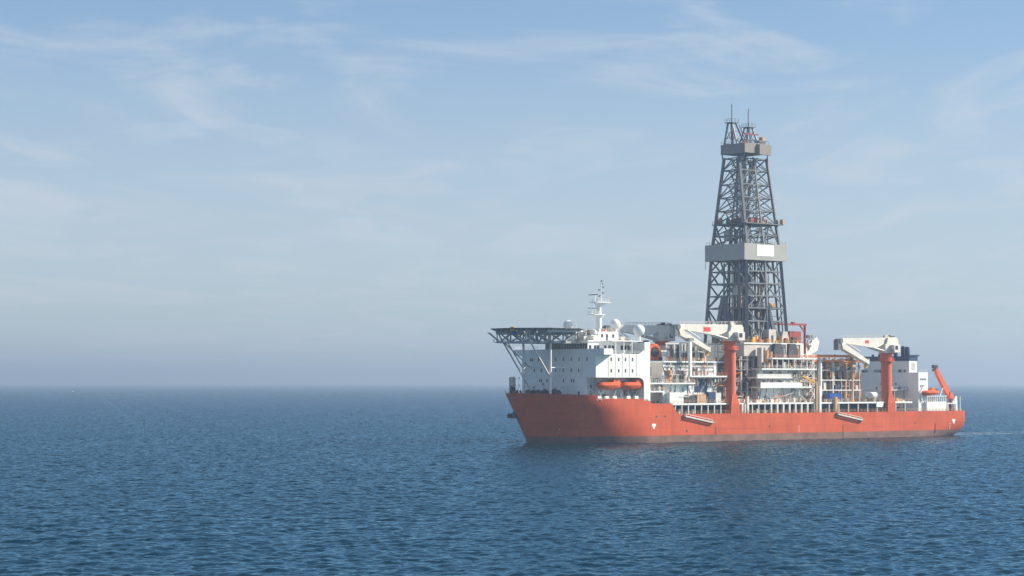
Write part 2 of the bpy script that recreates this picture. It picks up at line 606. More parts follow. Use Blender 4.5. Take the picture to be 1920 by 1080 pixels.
# decks closing the hull
def deck_outline(u0, u1, z, inset=0.35, n=26):
    P = []
    for k in range(n + 1):
        u = u0 + (u1 - u0) * k / n
        su, eu = stem_u(z), stern_u(z)
        P.append((u, max(0.2, half_b(max(0, u - su), z, max(0, eu - u)) - inset)))
    return P + [(u, -b) for u, b in reversed(P)]
MB().slab(deck_outline(1.5, 24.6, 16.6), 16.3, 16.6).build('forecastle_deck', 'grey', hull)
MB().slab(deck_outline(24.6, 51, 15.4), 15.1, 15.4).build('boat_deck', 'grey', hull)
MB().slab(deck_outline(51, 62, 13.4), 13.1, 13.4).build('cargo_deck', 'grey', hull)
MB().slab(deck_outline(62, 227.5, 9.5), 9.2, 9.5).build('main_deck', 'grey', hull)
# white pointer marks and dark ports on the port side
for u in (52.1, 220.0):
    MB().prism([(u - .95, 7.0), (u + .95, 7.0), (u + .95, 6.1), (u + .45, 5.8), (u + .45, 5.1), (u - .25, 5.1), (u - .6, 5.9), (u - .95, 6.1)],
               20.9, 21.03).build('thruster_mark', 'white', hull)
for u in (53.4, 57.7):
    MB().cyl((u, 20.8, 9.6), (u, 21.03, 9.6), 0.42, n=14).build('mooring_port', 'dark', hull)
for u, z0, z1 in ((83.6, 2.8, 5.4), (153.2, 0.6, 5.5), (208.4, 1.6, 5.4)):
    bx('fender_bar', hull, u - .13, u + .13, 20.9 if u < 200 else 20.4, 21.12, z0, z1, 'boot')
for u0, u1, z in ((84.5, 106, 4.6), (170, 178, 4.4)):
    bx('weld_seam', hull, u0, u1, 20.95, 21.05, z, z + .16, 'red')
for u, z in ((112.0, 4.8), (196, 5.2), (68.6, 3.7)):
    bx('overboard_outlet', hull, u - .3, u + .3, 20.9, 21.06, z, z + .9, 'dark')
# draught figures as small white plates
for u in (16.3, 128.0, 217.5):
    for k in range(3):
        b = half_b(u - stem_u(3.4 + k), 3.4 + k, 228 - u) + .03
        bx('draught_mark', hull, u, u + .45, b - .1, b + .02, 3.2 + k * .9, 3.6 + k * .9, 'white2')
# anchor housed at the stem
anc = thing('anchor', (5.0, -1.6, 11.4), 'dark stockless anchor hanging at the stem of the red hull', 'anchor')
AO = (1.6, -0.5, 11.2)      # drawn about this point, hung further aft on the stem
MB().cyl((2.6, -0.5, 12.6), (1.0, -0.5, 10.4), .35, n=10).build('shank', 'dark', anc, True, AO)
MB().prism([(1.9, 11.4), (0.2, 10.4), (0.4, 9.2), (1.6, 9.0), (2.3, 10.0)], -1.7, .7).build('crown', 'dark', anc, False, AO, .1)
for s in (-1, 1):
    MB().prism([(0.2, 10.9), (-0.9, 10.2), (-0.2, 8.9), (1.2, 9.4)], -0.5 + s * 1.0, -0.5 + s * 1.6).build('fluke', 'dark', anc, False, AO, .08)

# ---- bow gear
fm = MB().cyl((6.5, -1, 16.6), (6.5, -1, 23.5), .28, .16, 10).build('foremast', 'white', ship, True)
strut('yard', fm, (6.5, -2.0, 21), (6.5, 0.6, 21), .14, 'white')
bx('lamp', fm, 6.3, 6.7, -1.2, -.8, 23.4, 23.9, 'dark')
for k, (u, v) in enumerate(((9, -6), (12, -1), (13, 3.5), (16, 8), (18, 2))):
    w = MB().cyl((u, v - 1.6, 18.0), (u, v + 1.6, 18.0), 1.1, n=16)
    w.cyl((u, v - 1.75, 18.0), (u, v - 1.6, 18.0), 1.5, n=16).cyl((u, v + 1.6, 18.0), (u, v + 1.75, 18.0), 1.5, n=16)
    w.box(u - 1.2, u + 1.2, v - 1.9, v + 1.9, 16.6, 17.2)
    w.build('mooring_winch', 'dark', ship, True)
hp = MB().beam((13, -14.5, 16.6), (13, -14.5, 24), .3).beam((15.5, -14.5, 16.6), (15.5, -14.5, 24), .3).build('hose_rack', 'white2', ship)
for k, z in enumerate((19.5, 21.3, 23.2)):
    MB().cyl((14.2, -15.2, z), (14.2, -13.6, z), 1.0, n=14).build('hose_reel', 'white2' if k else 'dark', hp, True)
rail(hull, [(2.5, -3, 18.0), (9, -12, 17.9), (16, -17.5, 17.7), (23, -20, 17.5)])

# ---- deckhouse
DH0, DH1 = 24.0, 50.4
dh = MB().box(DH0, DH1, -21, 21, 23.8, 32.4).build('deckhouse', 'white', ship, False, bevel=.06)
dh['label'] = 'white slab sided accommodation block behind the bow'
bx('lower_house', dh, DH0 + .15, DH1 - .1, -20.9, 15.5, 15.4, 23.8, 'white')
MB().prism([(47.3, 15.4), (DH1, 15.4), (DH1, 23.8), (44.8, 23.8), (46.4, 23.4), (47.1, 22.6), (47.3, 21.6)], 20.4, 21.0).build('side_pillar', 'white', dh)
bx('boat_bay_wall', dh, 24.6, 47.3, 15.3, 15.56, 15.4, 23.8, 'white')
bx('boat_bay_end', dh, 47.3, DH1 - .05, 15.5, 20.5, 15.4, 23.8, 'white')
MB().prism([(45.0, 32.4), (DH1, 32.4), (DH1, 36.8), (47.6, 36.8), (47.6, 34.0)], 20.6, 21.0).build('side_screen', 'white', dh)
MB().slab([(DH1 - .4, -20.6), (DH1, -20.6), (DH1, 20.6), (DH1 - .4, 20.6)], 32.4, 36.7).build('aft_screen', 'white', dh)
# bridge wing boxes
for s in (-1, 1):
    MB().slab([(DH0 - .1, s * 20.9), (DH0 - .1, s * 25.6), (28.3, s * 25.6), (31.6, s * 20.9)], 32.0, 34.2).build('bridge_wing', 'white', dh)
bx('bridge_front_bulwark', dh, DH0 - .1, DH0 + .2, -20.9, 20.9, 32.38, 34.2, 'white')
win = MB().box(-.06, .06, -.42, .42, -.8, .8)
win.box(-.09, -.05, -.55, .55, -.95, -.8)
def window(parent, u, v, z, side=False, w=.6, h=1.2, mat='glass', name='window'):
    return piece(name, parent, (u, v, z), (w, .12, h) if side else (.12, w, h), mat)
for z, vv in ((30.5, (-15.7, -14.6, -11.1, -1.3, 3.1, 7.5, 11.9, 16.3)), (26.5, (-13.6, -9.5, -1.3, 3.0, 7.5, 11.6)),
              (22.7, (-10.6, -9.6, -6.5, 3.0, 7.5, 8.7))):
    for v in vv:
        window(dh, DH0 if z > 24 else DH0 + .15, v, z)
for z in (30.4, 26.3):
    for u in (31.4, 35.0, 38.3, 41.7):
        window(dh, u, 21.0, z, True)
bx('stringer', dh, DH0 - .2, DH0, -20.5, 15.0, 27.55, 27.72, 'white')
bx('stringer', dh, DH0 - .1, DH0 + .15, -20.5, 14.5, 20.9, 21.1, 'white')
for v in (11.5, -14, -3.6):
    bx('door', dh, DH0 + .05, DH0 + .22, v - .5, v + .5, 16.7, 18.8, 'dark')
for k, (u, z) in enumerate(((26.5, 17.2), (29.8, 17.4), (33, 17.0), (36.5, 17.4), (40, 17.2), (43.5, 17.4), (46, 17.0), (28, 19.6), (31, 19.4))):
    bx('deck_locker', dh, u - .6, u + .6, 15.56, 17.2, z - .9, z + .8, random.choice(('white2', 'white', 'beige', 'grey')))
for u in (25.6, 27.2, 28.8):
    strut('stair_post', dh, (u, 17.5, 15.4), (u, 17.5, 23.4), .16, 'white2')
for z in (18.4, 20.6, 22.6):
    bx('landing', dh, 24.4, 28.9, 15.7, 17.9, z, z + .15, 'white2')
for k in range(40):
    u, z = random.uniform(25, 47), random.uniform(15.6, 22.8)
    h = random.uniform(.4, 1.4)
    piece(random.choice(('junction_box', 'extinguisher_case', 'pipe_bend')), dh, (u, 15.75, z), (random.uniform(.2, .7), .4, h), random.choice(('grey', 'white2', 'dark', 'red', 'beige')))
# muster shelters along the edge of the boat deck
for u in (26.0, 29.6, 33.4, 40.0, 43.9):
    MB().prism([(u, 15.4), (u + 1.7, 15.4), (u + 1.3, 17.2), (u - .4, 17.2)], 19.3, 20.2).build('davit_foot', 'white', dh)

for v, z0, z1 in ((-18.5, 24, 32), (-5.2, 17, 23.6), (1.0, 24.2, 27.4), (13.6, 24.2, 32), (5.4, 17, 20.8), (-16.8, 17, 20.8)):
    strut('downpipe', dh, (DH0 - .12, v, z0), (DH0 - .12, v, z1), .14, 'white2')
for k in range(22):
    v, z = random.uniform(-19, 14.5), random.choice((16.9, 17.4, 18.0, 19.4, 20.2, 21.5))
    piece(random.choice(('junction_box', 'floodlight', 'vent')), dh, (DH0 - .1, v, z), (.5, random.uniform(.3, 1.2), random.uniform(.3, 1.0)), random.choice(('grey', 'white2', 'dark', 'white')))
for u in (30.0, 33.4, 36.8, 40.2, 43.6):
    strut('downpipe', dh, (u, 21.06, 24.2), (u, 21.06, 32.2), .07, 'white2')
# wheelhouse and upper decks
wh = MB().slab([(28, -12), (28, 12), (DH1 - .5, 12), (DH1 - .5, -12)], 32.4, 37.0).build('wheelhouse', 'white', ship)
wh['label'] = 'white wheelhouse with a dark band of windows'
for k in range(16):
    v = -11.3 + 22.6 * k / 15
    bx('window', wh, 27.88, 28.02, v - .62, v + .62, 34.3, 36.3, 'glass')
for u in (29.2, 31.6, 33.0, 36.4, 38.5, 40.2, 44.5, 46.2, 47.8):
    bx('window', wh, u - .55, u + .55, 11.9, 12.08, 34.0, 35.6, 'glass')
bx('roof_deck', wh, 27.6, 35.0, -12.6, 12.6, 37.0, 37.35, 'white')
bx('roof_deck', wh, 35.0, DH1 - .45, -17.5, 17.5, 37.0, 37.35, 'white')
for u in (37, 41, 45):
    strut('stanchion', wh, (u, 17.1, 32.4), (u, 17.1, 37.0), .2, 'white')
rail(wh, [(27.7, 12.5, 37.35), (35, 12.5, 37.35), (35.1, 17.4, 37.35), (50, 17.4, 37.35)])
rail(dh, [(31.8, 20.8, 32.4), (45.2, 20.8, 32.4)])
rail(dh, [(24.2, -20.8, 34.2), (24.2, -12, 34.2)])
rail(dh, [(24.0, -25.4, 34.2), (28.2, -25.4, 34.2)])
uh = MB().box(36.2, 46.0, -8.5, 8.5, 37.35, 40.7).build('upper_house', 'white', ship, False, bevel=.05)
for u in (38.0, 40.4, 43.4):
    bx('door' if u == 40.4 else 'window', uh, u - .5, u + .5, 8.45, 8.58, 37.6 if u == 40.4 else 38.5, 39.8, 'dark')
rail(uh, [(36.3, -8.4, 40.7), (36.3, 8.4, 40.7), (45.9, 8.4, 40.7)])
bx('locker', uh, 33.0, 35.0, 7.0, 9.5, 37.36, 39.3, 'white2')
bx('locker', uh, 31.0, 32.4, 2.0, 6.5, 37.36, 39.8, 'white2')
bx('vent', uh, 46.8, 48.6, 6, 9, 37.36, 39.0, 'beige')
bx('vent', uh, 47.2, 48.4, 11, 13, 37.36, 38.7, 'white2')
for k in range(14):
    u, v = random.uniform(37, 45.5), random.uniform(-7.5, 8)
    piece('aerial_base', uh, (u, v, 41.2), (random.uniform(.3, 1.1), random.uniform(.3, 1), 1.0),
          random.choice(('white2', 'tan', 'deck_orange', 'grey', 'white')))
for u, v, h in ((37.3, 4, 5.0), (37.0, -5, 3.5), (46, 2, 3), (30, -11, 6), (52, 16, 3)):
    strut('whip_aerial', wh, (u, v, 37.35), (u, v, 40.7 + h), .07, 'white2')
# signal mast
mast = MB()
mast.lathe((41.3, 3, 40.7), [(1.15, 0), (.95, 5.6), (.8, 10.6), (.75, 11.0)], 14)
ms = mast.build('signal_mast', 'white', ship, True)
ms['label'] = 'white radar mast with two railed platforms'
bx('radar_platform', ms, 37.6, 43.0, 1.2, 4.8, 47.0, 47.25, 'white')
MB().prism([(38.0, 47.0), (43.2, 47.0), (42.3, 46.0), (40.4, 46.0)], 2.2, 3.8).build('bracket', 'white', ms)
bx('radar_platform', ms, 38.6, 45.2, .8, 5.2, 51.5, 51.8, 'white')
MB().prism([(39.5, 51.5), (44.6, 51.5), (42.5, 50.3), (40.4, 50.3)], 2.2, 3.8).build('bracket', 'white', ms)
rail(ms, [(37.7, 1.3, 47.25), (37.7, 4.7, 47.25), (41, 4.7, 47.25)], w=.1, step=1.2)
rail(ms, [(38.7, .9, 51.8), (38.7, 5.1, 51.8), (45.1, 5.1, 51.8), (45.1, .9, 51.8)], w=.1, step=1.2)
strut('scanner_post', ms, (39.3, 3, 51.8), (39.3, 3, 54.3), .3, 'white')
bx('radar_scanner', ms, 38.9, 39.4, -.2, 4.9 - .2, 54.3, 54.6, 'dark')
bx('radar_scanner', ms, 36.0, 40.2, 2.7, 3.0, 49.3, 49.55, 'grey')
strut('scanner_post', ms, (38.2, 2.9, 47.2), (38.2, 2.9, 49.3), .2, 'white')
strut('topmast', ms, (42.4, 3, 51.7), (42.4, 3, 59.2), .36, 'white', 'cyl')
for z, du in ((54.0, -.9), (55.2, .8), (56.3, -1.0), (57.3, .9), (58.6, .5), (59.6, .2)):
    piece('lantern', ms, (42.4 + du, 3, z), (.4, .4, .6), 'dark')
    if abs(du) > .3:
        strut('lantern_arm', ms, (42.4, 3, z - .3), (42.4 + du, 3, z - .3), .1, 'white')
# satellite domes
for u, v, zc, r, zb in ((34.0, -6.0, 43.3, 1.85, 37.35), (45.0, 7.8, 43.5, 1.95, 40.7), (49.4, 16.0, 41.2, 2.15, 37.35)):
    d = MB().sphere((u, v, zc), r, 28).build('satellite_dome', 'dome', ship, True)
    MB().lathe((u, v, zb), [(.75, 0), (.55, zc - zb - r * .9), (1.0, zc - zb - r * .75)], 14).build('dome_pedestal', 'white', d, True)
# windsock beside the helideck
ws = empty('windsock', (0, 0, 0), 0, ship)
strut('pole', ws, (29.5, 14.0, 37.35), (29.5, 14.0, 41.2), .16, 'white')
MB().lathe((29.3, 12.1, 40.2), [(.85, -1.6), (1.0, -.6), (1.0, .2)], 14, 'y').build('sleeve', 'deck_orange', ws, True)
MB().lathe((29.3, 12.3, 40.2), [(1.02, 0), (1.12, 1.2), (1.0, 2.2), (.6, 2.9)], 14, 'y').build('sleeve', 'dome', ws, True)

# ---- helideck
HU, HV, HZ = 14.2, 0.0, 41.0
def octo(r):
    return [(HU + r / math.cos(math.pi / 8) * math.cos(math.pi / 8 + k * math.pi / 4),
             HV + r / math.cos(math.pi / 8) * math.sin(math.pi / 8 + k * math.pi / 4)) for k in range(8)]
heli = MB().slab(octo(14.8), HZ, HZ + .5).build('helideck', 'deckgreen', ship)
heli['label'] = 'eight sided dark helicopter deck held on struts above the bow'
for k in range(11):                            # deck girders
    v = -14 + 28 * k / 10
    hw = 15 - max(0, abs(v) - 6.2)
    bx('girder', heli, HU - hw + .3, HU + hw - .3, v - .18, v + .18, HZ - .95, HZ - .02, 'truss')
for u in (2.2, 8.2, 14.2, 20.2, 26.2):
    hw = 15 - max(0, abs(u - HU) - 6.2)
    bx('cross_girder', heli, u - .2, u + .2, HV - hw + .3, HV + hw - .3, HZ - 1.5, HZ - .9, 'truss')
oo, oi = octo(16.3), octo(14.85)
for k in range(8):
    a, b, c, d = oi[k], oi[(k + 1) % 8], oo[(k + 1) % 8], oo[k]
    MB().add([(*a, HZ + .1), (*b, HZ + .1), (*c, HZ + .55), (*d, HZ + .55), (*a, HZ), (*b, HZ), (*c, HZ + .45), (*d, HZ + .45)],
             [(0, 1, 2, 3), (7, 6, 5, 4), (0, 4, 5, 1), (1, 5, 6, 2), (2, 6, 7, 3), (3, 7, 4, 0)]).build('safety_net', 'grey', heli)
    m = MB()
    for j in range(7):
        p, q = Vector((*a, HZ - .3)).lerp(Vector((*b, HZ - .3)), j / 6), Vector((*d, HZ + .4)).lerp(Vector((*c, HZ + .4)), j / 6)
        m.beam(p, q, .16)
    m.build('net_bracket', 'truss', heli)['kind'] = 'stuff'
ZB = 36.6
for v in (-7.7, 7.7):
    strut('bottom_chord', heli, (3.0, v, ZB), (27.6, v, ZB), .75, 'truss')
    us_ = [3.0, 8.0, 14.0, 20.0, 26.0]
    for a, b in zip(us_[:-1], us_[1:]):
        strut('brace', heli, (a, v, ZB), (b, v, HZ - 1), .38, 'truss')
        strut('brace', heli, (a, v, HZ - 1), (b, v, ZB), .38, 'truss')
        strut('upright', heli, (b, v, ZB), (b, v, HZ - 1), .42, 'truss')
    strut('raker', heli, (3.0, v, ZB), (-.5, v * 1.35, HZ - .8), .4, 'truss')
    strut('column', heli, (14, v, 16.6), (14, v, ZB), .85, 'white', 'cyl')
    strut('long_brace', heli, (19.4, v, 16.6), (2.0, v, HZ - .9), .62, 'white2', 'cyl')
    strut('tie', heli, (14, v, 27.4), (DH0, v, 27.4), .4, 'white', 'cyl')
for u in (8.0, 14.0, 20.0, 26.0, 3.0):
    strut('cross_chord', heli, (u, -9.5, ZB), (u, 9.5, ZB), .55, 'truss')
    for s in (-1, 1):
        strut('brace', heli, (u, s * 7.7, ZB), (u, s * 13.5, HZ - 1), .34, 'truss')
        strut('brace', heli, (u, s * 7.7, ZB), (u, 0, HZ - 1), .34, 'truss')
        strut('upright', heli, (u, s * 9.3, ZB), (u, s * 9.3, HZ - 1), .3, 'truss')
strut('knee_brace', heli, (5.0, -7.7, ZB), (DH0, -16, 27.5), .45, 'white2', 'cyl')
strut('knee_brace', heli, (8.0, -9.4, ZB), (DH0, -20, 27.0), .45, 'white2', 'cyl')
bx('walkway', heli, 2.2, 24.0, -10.4, -9.2, ZB - .1, ZB + .1, 'truss')
rail(heli, [(2.2, -10.3, ZB + .1), (24, -10.3, ZB + .1)], 'truss')
rail(heli, [(2.3, -10.3, ZB + .1), (2.3, 7.5, ZB + .1)], 'truss')
bx('fire_monitor', heli, -1.2, -.62, 3.4, 5.8, 40.5, 41.9, 'yellow')
bx('cabinet', heli, -.5, .4, 3.2, 5.6, 39.3, 40.0, 'blue')
bx('access_stair', heli, 27.0, 29.0, 9.0, 15.0, 38.9, 39.3, 'white2')
rail(heli, [(26.8, 8.0, 39.3), (26.8, 15.2, 39.3), (29.2, 15.2, 39.3)])

# ---- lifeboats under the deckhouse overhang
def lifeboat(org, label, L_=10.8):
    b = thing('lifeboat', org, label, 'lifeboat', 'orange lifeboats hanging in the boat bay')
    # stations: u, half breadth, keel, gunwale, roof
    st = [(-.50, .30, -.15, .10, .25), (-.47, .85, -.55, .08, .62), (-.40, 1.35, -1.05, .04, 1.0), (-.28, 1.6, -1.4, 0, 1.12), (-.05, 1.66, -1.6, 0, 1.16),
          (.18, 1.66, -1.55, 0, 1.16), (.34, 1.5, -1.2, .02, 1.12), (.44, 1.05, -.75, .1, .75), (.5, .35, -.2, .2, .45)]
    vs, fs = [], []
    for t, w, k, g_, rf in st:
        half = [(.05, k), (.62, k * .88), (.95, k * .45), (1.0, g_ - .02), (1.04, g_ + .05), (.97, g_ + .1), (.93, g_ + (rf - g_) * .85), (.78, rf), (.02, rf + .06)]
        vs += [(t * L_, w * a, z) for a, z in half] + [(t * L_, -w * a, z) for a, z in reversed(half)]
    n, c = len(st), 18
    for i in range(n - 1):
        for k in range(c):
            k2 = (k + 1) % c
            fs.append((i * c + k, (i + 1) * c + k, (i + 1) * c + k2, i * c + k2))
    fs += [tuple(range(c)), tuple(range((n - 1) * c, n * c))]
    mb = MB()
    mb.add(vs, fs)
    hullb = mb.build('boat_hull', 'orange', b, True)
    MB().prism([(.7, .9), (5.0, .25), (3.7, 2.35), (1.3, 2.35)], -1.4, 1.4).build('cockpit', 'orange', b, False, (0, 0, 0), .15)
    bx('window', b, 1.8, 3.0, 1.36, 1.44, 1.6, 2.0, 'glass')
    MB().box(-L_ / 2 + 1.6, L_ / 2 - 2.2, 1.6, 1.76, -.04, .1).build('rubbing_strake', 'crane_red', b)
    strut('propeller_guard', b, (L_ / 2 - .9, 0, -1.2), (L_ / 2 - .2, 0, -.4), .3, 'dark')
    for s in (-1, 1):
        bx('hook', b, s * 3.6 - .15, s * 3.6 + .15, -.15, .15, 1.0, 1.6, 'grey')
    return b
lifeboat((32.2, 18.9, 21.0), 'orange lifeboat hanging next to the open forward corner of the boat bay')
lifeboat((43.3, 18.9, 21.0), 'orange lifeboat hanging next to the white pillar closing the boat bay')
for u in (28.0, 36.0, 39.2, 46.6):
    dv = MB().beam((u, 16.2, 15.4), (u, 18.2, 19.2), .35).beam((u, 16.2, 15.4), (u, 16.2, 23.2), .35).beam((u, 16.2, 23.1), (u, 19.0, 23.1), .35)
    dv.build('boat_davit', 'white', dh)
    strut('fall', dh, (u, 18.9, 22.0), (u, 18.9, 23.2), .08, 'dark')
rail(dh, [(25, 20.6, 15.4), (47, 20.6, 15.4)])

# ------------------------------------------------------------------ derrick
DC = 120.65
der = empty('derrick', (0, 0, 0), 0, ship)
der['label'] = 'tall grey lattice drilling derrick over the ship middle'
def dim(z):            # half length (u), half width (v)
    hl = float(np.interp(z, [37.5, 70, 77, 110], [11.2, 9.4, 8.75, 7.6]))
    hw = float(np.interp(z, [37.5, 70, 77, 110], [11.6, 9.8, 9.4, 4.1]))
    return hl, hw
def dp(z, a, b):       # a, b in -1..1
    hl, hw = dim(z)
    return (DC + a * hl, b * hw, z)
low = [37.4, 45.9, 51.0, 55.8, 60.6, 65.4, 70.0]
up = [76.0, 79.5, 84.2, 89.3, 94.5, 99.7, 105.3, 110.0]
for a in (-1, 1):
    for b in (-1, 1):
        strut('leg', der, dp(37.4, a, b), dp(70, a, b), 1.25, 'derrick')
        strut('leg', der, dp(76, a, b), dp(110.4, a, b), .95, 'derrick')
for b in (-1, 1):
    strut('leg', der, dp(37.4, 0.05, b), dp(70, 0.05, b), .8, 'derrick')
    strut('leg', der, dp(76, 0.05, b), dp(110.4, 0.05, b), .62, 'derrick')
# port and starboard faces
for b in (-1, 1):
    for i, z in enumerate(low):
        if 0 < i:
            strut('girt', der, dp(z, -1, b), dp(z, 1, b), .5, 'derrick')
    for i, z in enumerate(up[1:]):
        strut('girt', der, dp(z, -1, b), dp(z, 1, b), .42, 'derrick')
    for i in range(len(up) - 2):
        z0, z1 = up[i + 1], up[i + 2]
        strut('brace', der, dp(z1, -.45, b), dp(z0, -1, b), .36, 'derrick')
        strut('brace', der, dp(z1, -.45, b), dp(z0, .05, b), .36, 'derrick')
        strut('brace', der, dp(z1, .05 if i % 1 == 0 else .5, b), dp(z0, 1, b), .38, 'derrick')
    strut('brace', der, dp(76, -.5, b), dp(79.5, -1, b), .36, 'derrick')
    for z0, z1, a0, a1 in ((65.4, 70, -1, -.5), (60.6, 65.4, -.5, -1), (60.6, 70, .05, -.45), (60.6, 70, 1, .05), (65.4, 70, .55, 1),
                           (55.8, 60.6, -.45, -1), (51.0, 60.6, -.45, .05), (51.0, 55.8, -1, -.45), (51, 60.6, 1, .05), (55.8, 60.6, .5, 1),
                           (45.9, 51, -.5, -1), (37.4, 51, -.4, .05), (37.4, 51, .7, .05), (45.9, 51, .6, 1), (37.4, 45.9, -.2, -1), (76, 84.2, .05, .6), (76, 84.2, 1, .55), (76, 84.2, -.4, -1), (76, 84.2, -.4, .05)):
        strut('brace', der, dp(z0, a0, b), dp(z1, a1, b), .46, 'derrick')
# forward and aft faces
for a in (-1, 1):
    for z in low[1:]:
        strut('girt', der, dp(z, a, -1), dp(z, a, 1), .5, 'derrick')
    for z in up[1:]:
        strut('girt', der, dp(z, a, -1), dp(z, a, 1), .42, 'derrick')
    for i in range(len(up) - 1):
        strut('brace', der, dp(up[i], a, -1), dp(up[i + 1], a, .9), .4, 'derrick')
        strut('brace', der, dp(up[i], a, .9), dp((up[i] + up[i + 1]) / 2, a, 0), .3, 'derrick')
    for z0, z1, b0, b1 in ((60.6, 70, -1, .1), (60.6, 70, .1, -1), (51, 60.6, -1, .0), (51, 60.6, -.45, .45), (37.4, 51, -.45, -1), (37.4, 51, -.55, 0), (37.4, 51, .5, 0), (60.6, 70, 1, .1)):
        strut('brace', der, dp(z0, a, b0), dp(z1, a, b1), .5, 'derrick')
    # heavy V frames of the lower third
    strut('frame_post', der, dp(37.4, a, -.5), dp(56, a, -.2), 1.5, 'derrick')
    strut('frame_post', der, dp(37.4, a, .1), dp(56, a, -.15), 1.3, 'derrick')
    strut('frame_post', der, dp(37.4, a, .65), dp(70, a, .55), .8, 'derrick')
    strut('frame_post', der, dp(37.4, a, .82), dp(70, a, .78), .45, 'derrick')
for b in (-1, 1):
    strut('frame_post', der, dp(37.4, .45, b), dp(52, .1, b), 1.3, 'derrick')
    strut('frame_post', der, dp(37.4, .05, b), dp(52, .12, b), 1.3, 'derrick')
# interior: guide rails, stands of pipe, blocks and a top drive
for k in range(44):
    a, b = random.uniform(-.9, .9), random.uniform(-.9, .9)
    z1 = random.choice((66, 69, 69, 82, 84))
    strut('pipe_stand', der, (DC + a * 7.5, b * 7.5, 38), (DC + a * 7.2, b * 7.2, z1), random.uniform(.22, .7), random.choice(('derrick', 'derrick', 'dark', 'grey')), 'cyl')
for k in range(16):
    a, b = random.uniform(-.95, .95), random.uniform(-.95, .95)
    strut('guide_rail', der, (DC + a * 6.5, b * 3.2, 84), (DC + a * 6.0, b * 2.6, 110), random.uniform(.25, .5), random.choice(('derrick', 'grey')), 'cyl')
for k in range(4):
    a = (-.75, -.25, .3, .75)[k]
    for z in np.arange(86, 109, 4.2):
        strut('ladder_brace', der, (DC + a * 6.5, -2.5, z), (DC + a * 6.2, 2.2, z + 3.8), .22, 'derrick')
for nm, u, v, z, s, mt in (('top_drive', 114, 2, 58, (2.2, 2.2, 4.2), 'white2'), ('travelling_block', 127, 3, 63, (1.8, 2, 5.5), 'red'),
                           ('winch', 126, 8, 52, (2.6, 1.8, 2.2), 'yellow'), ('pipe_handler', 113, 5, 55.5, (1.0, 1.0, 9), 'tan'),
                           ('cabinet', 116, -5, 80, (2.5, 2.5, 3.5), 'white2'), ('racker', 112, -2, 47, (1.2, 1.4, 10), 'beige'),
                           ('racker', 120, 7, 47, (1.0, 1.2, 8), 'grey'), ('machine', 113, 9, 57, (4, 3, 2.2), 'dark'),
                           ('racker', 124, 4, 55, (.9, .9, 12), 'tan'), ('machine', 118, 9, 52.6, (3, 2, 2.4), 'dark')):
    piece(nm, der, (u, v, z), s, mt)
for k in range(40):                       # cross ties and cable runs between the faces
    z = random.choice(low[1:] + up[1:-1]) + random.choice((0, 0, 2.2))
    hl, hw = dim(z)
    a, b = random.uniform(-.9, .9), random.uniform(-.9, .9)
    if random.random() < .5:
        strut('cross_tie', der, (DC + a * hl, -hw, z), (DC + a * hl, hw, z), .2, 'derrick')
    else:
        strut('cross_tie', der, (DC - hl, b * hw, z), (DC + hl, b * hw, z), .2, 'derrick')
for i in range(len(up) - 2):
    for a in (-.55, .5):
        z0, z1 = up[i + 1], up[i + 2]
        hl, hw = dim(z0)
        hl1, hw1 = dim(z1)
        strut('inner_brace', der, (DC + a * hl, -hw, z0), (DC + a * hl1, hw1, z1), .22, 'derrick')
        strut('inner_brace', der, (DC + a * hl, hw, z0), (DC + a * hl1, -hw1, z1), .22, 'derrick')
# racking platforms
bx('racking_platform', der, DC - 9.3, DC + 11.2, -9.4, 9.6, 83.9, 84.3, 'derrick')
bx('racking_platform', der, DC - 9, DC + 10, -9, 9, 51.2, 51.5, 'derrick')
rail(der, [(DC - 9.2, -9.3, 84.3), (DC - 9.2, 9.5, 84.3), (DC + 11.1, 9.5, 84.3)], 'derrick')
rail(der, [(DC - 11, 10.6, 51.3), (DC + 11, 10.6, 51.3)], 'derrick')
for k in range(46):
    u, v = random.uniform(DC - 8.4, DC + 9.6), random.uniform(-8.6, 8.8)
    h = random.uniform(.6, 2.6)
    piece('fingerboard_box', der, (u, v, 84.3 + h / 2), (random.uniform(.4, 1.8), random.uniform(.4, 1.8), h),
          random.choice(('tan', 'dark', 'derrick', 'dark', 'derrick', 'tan', 'red')))
bx('work_basket', der, DC + 10.6, DC + 11.6, 8.4, 9.9, 84.3, 86.2, 'tan')
# wind wall round the middle
ww = []
for nm, c in (('f', (DC - 11.65, DC - 11.35, -11, 11)), ('b', (DC + 11.35, DC + 11.65, -11, 11))):
    bx('wind_wall', der, c[0], c[1], c[2], c[3], 69.6, 76.0, 'panel')
for v in (-11, 10.72):
    bx('wind_wall', der, DC - 11.35, DC + 11.35, v, v + .28, 69.6, 76.0, 'panel')
bx('wind_wall_floor', der, DC - 11.3, DC + 11.3, -10.7, 10.7, 69.7, 70.0, 'derrick')
bx('sign_panel', der, DC - 5.0, DC + 4.4, 11.0, 11.1, 71.2, 75.6, 'dome')
rail(der, [(DC - 11.3, -10.8, 76), (DC - 11.3, 10.8, 76), (DC + 11.3, 10.8, 76)], 'derrick')
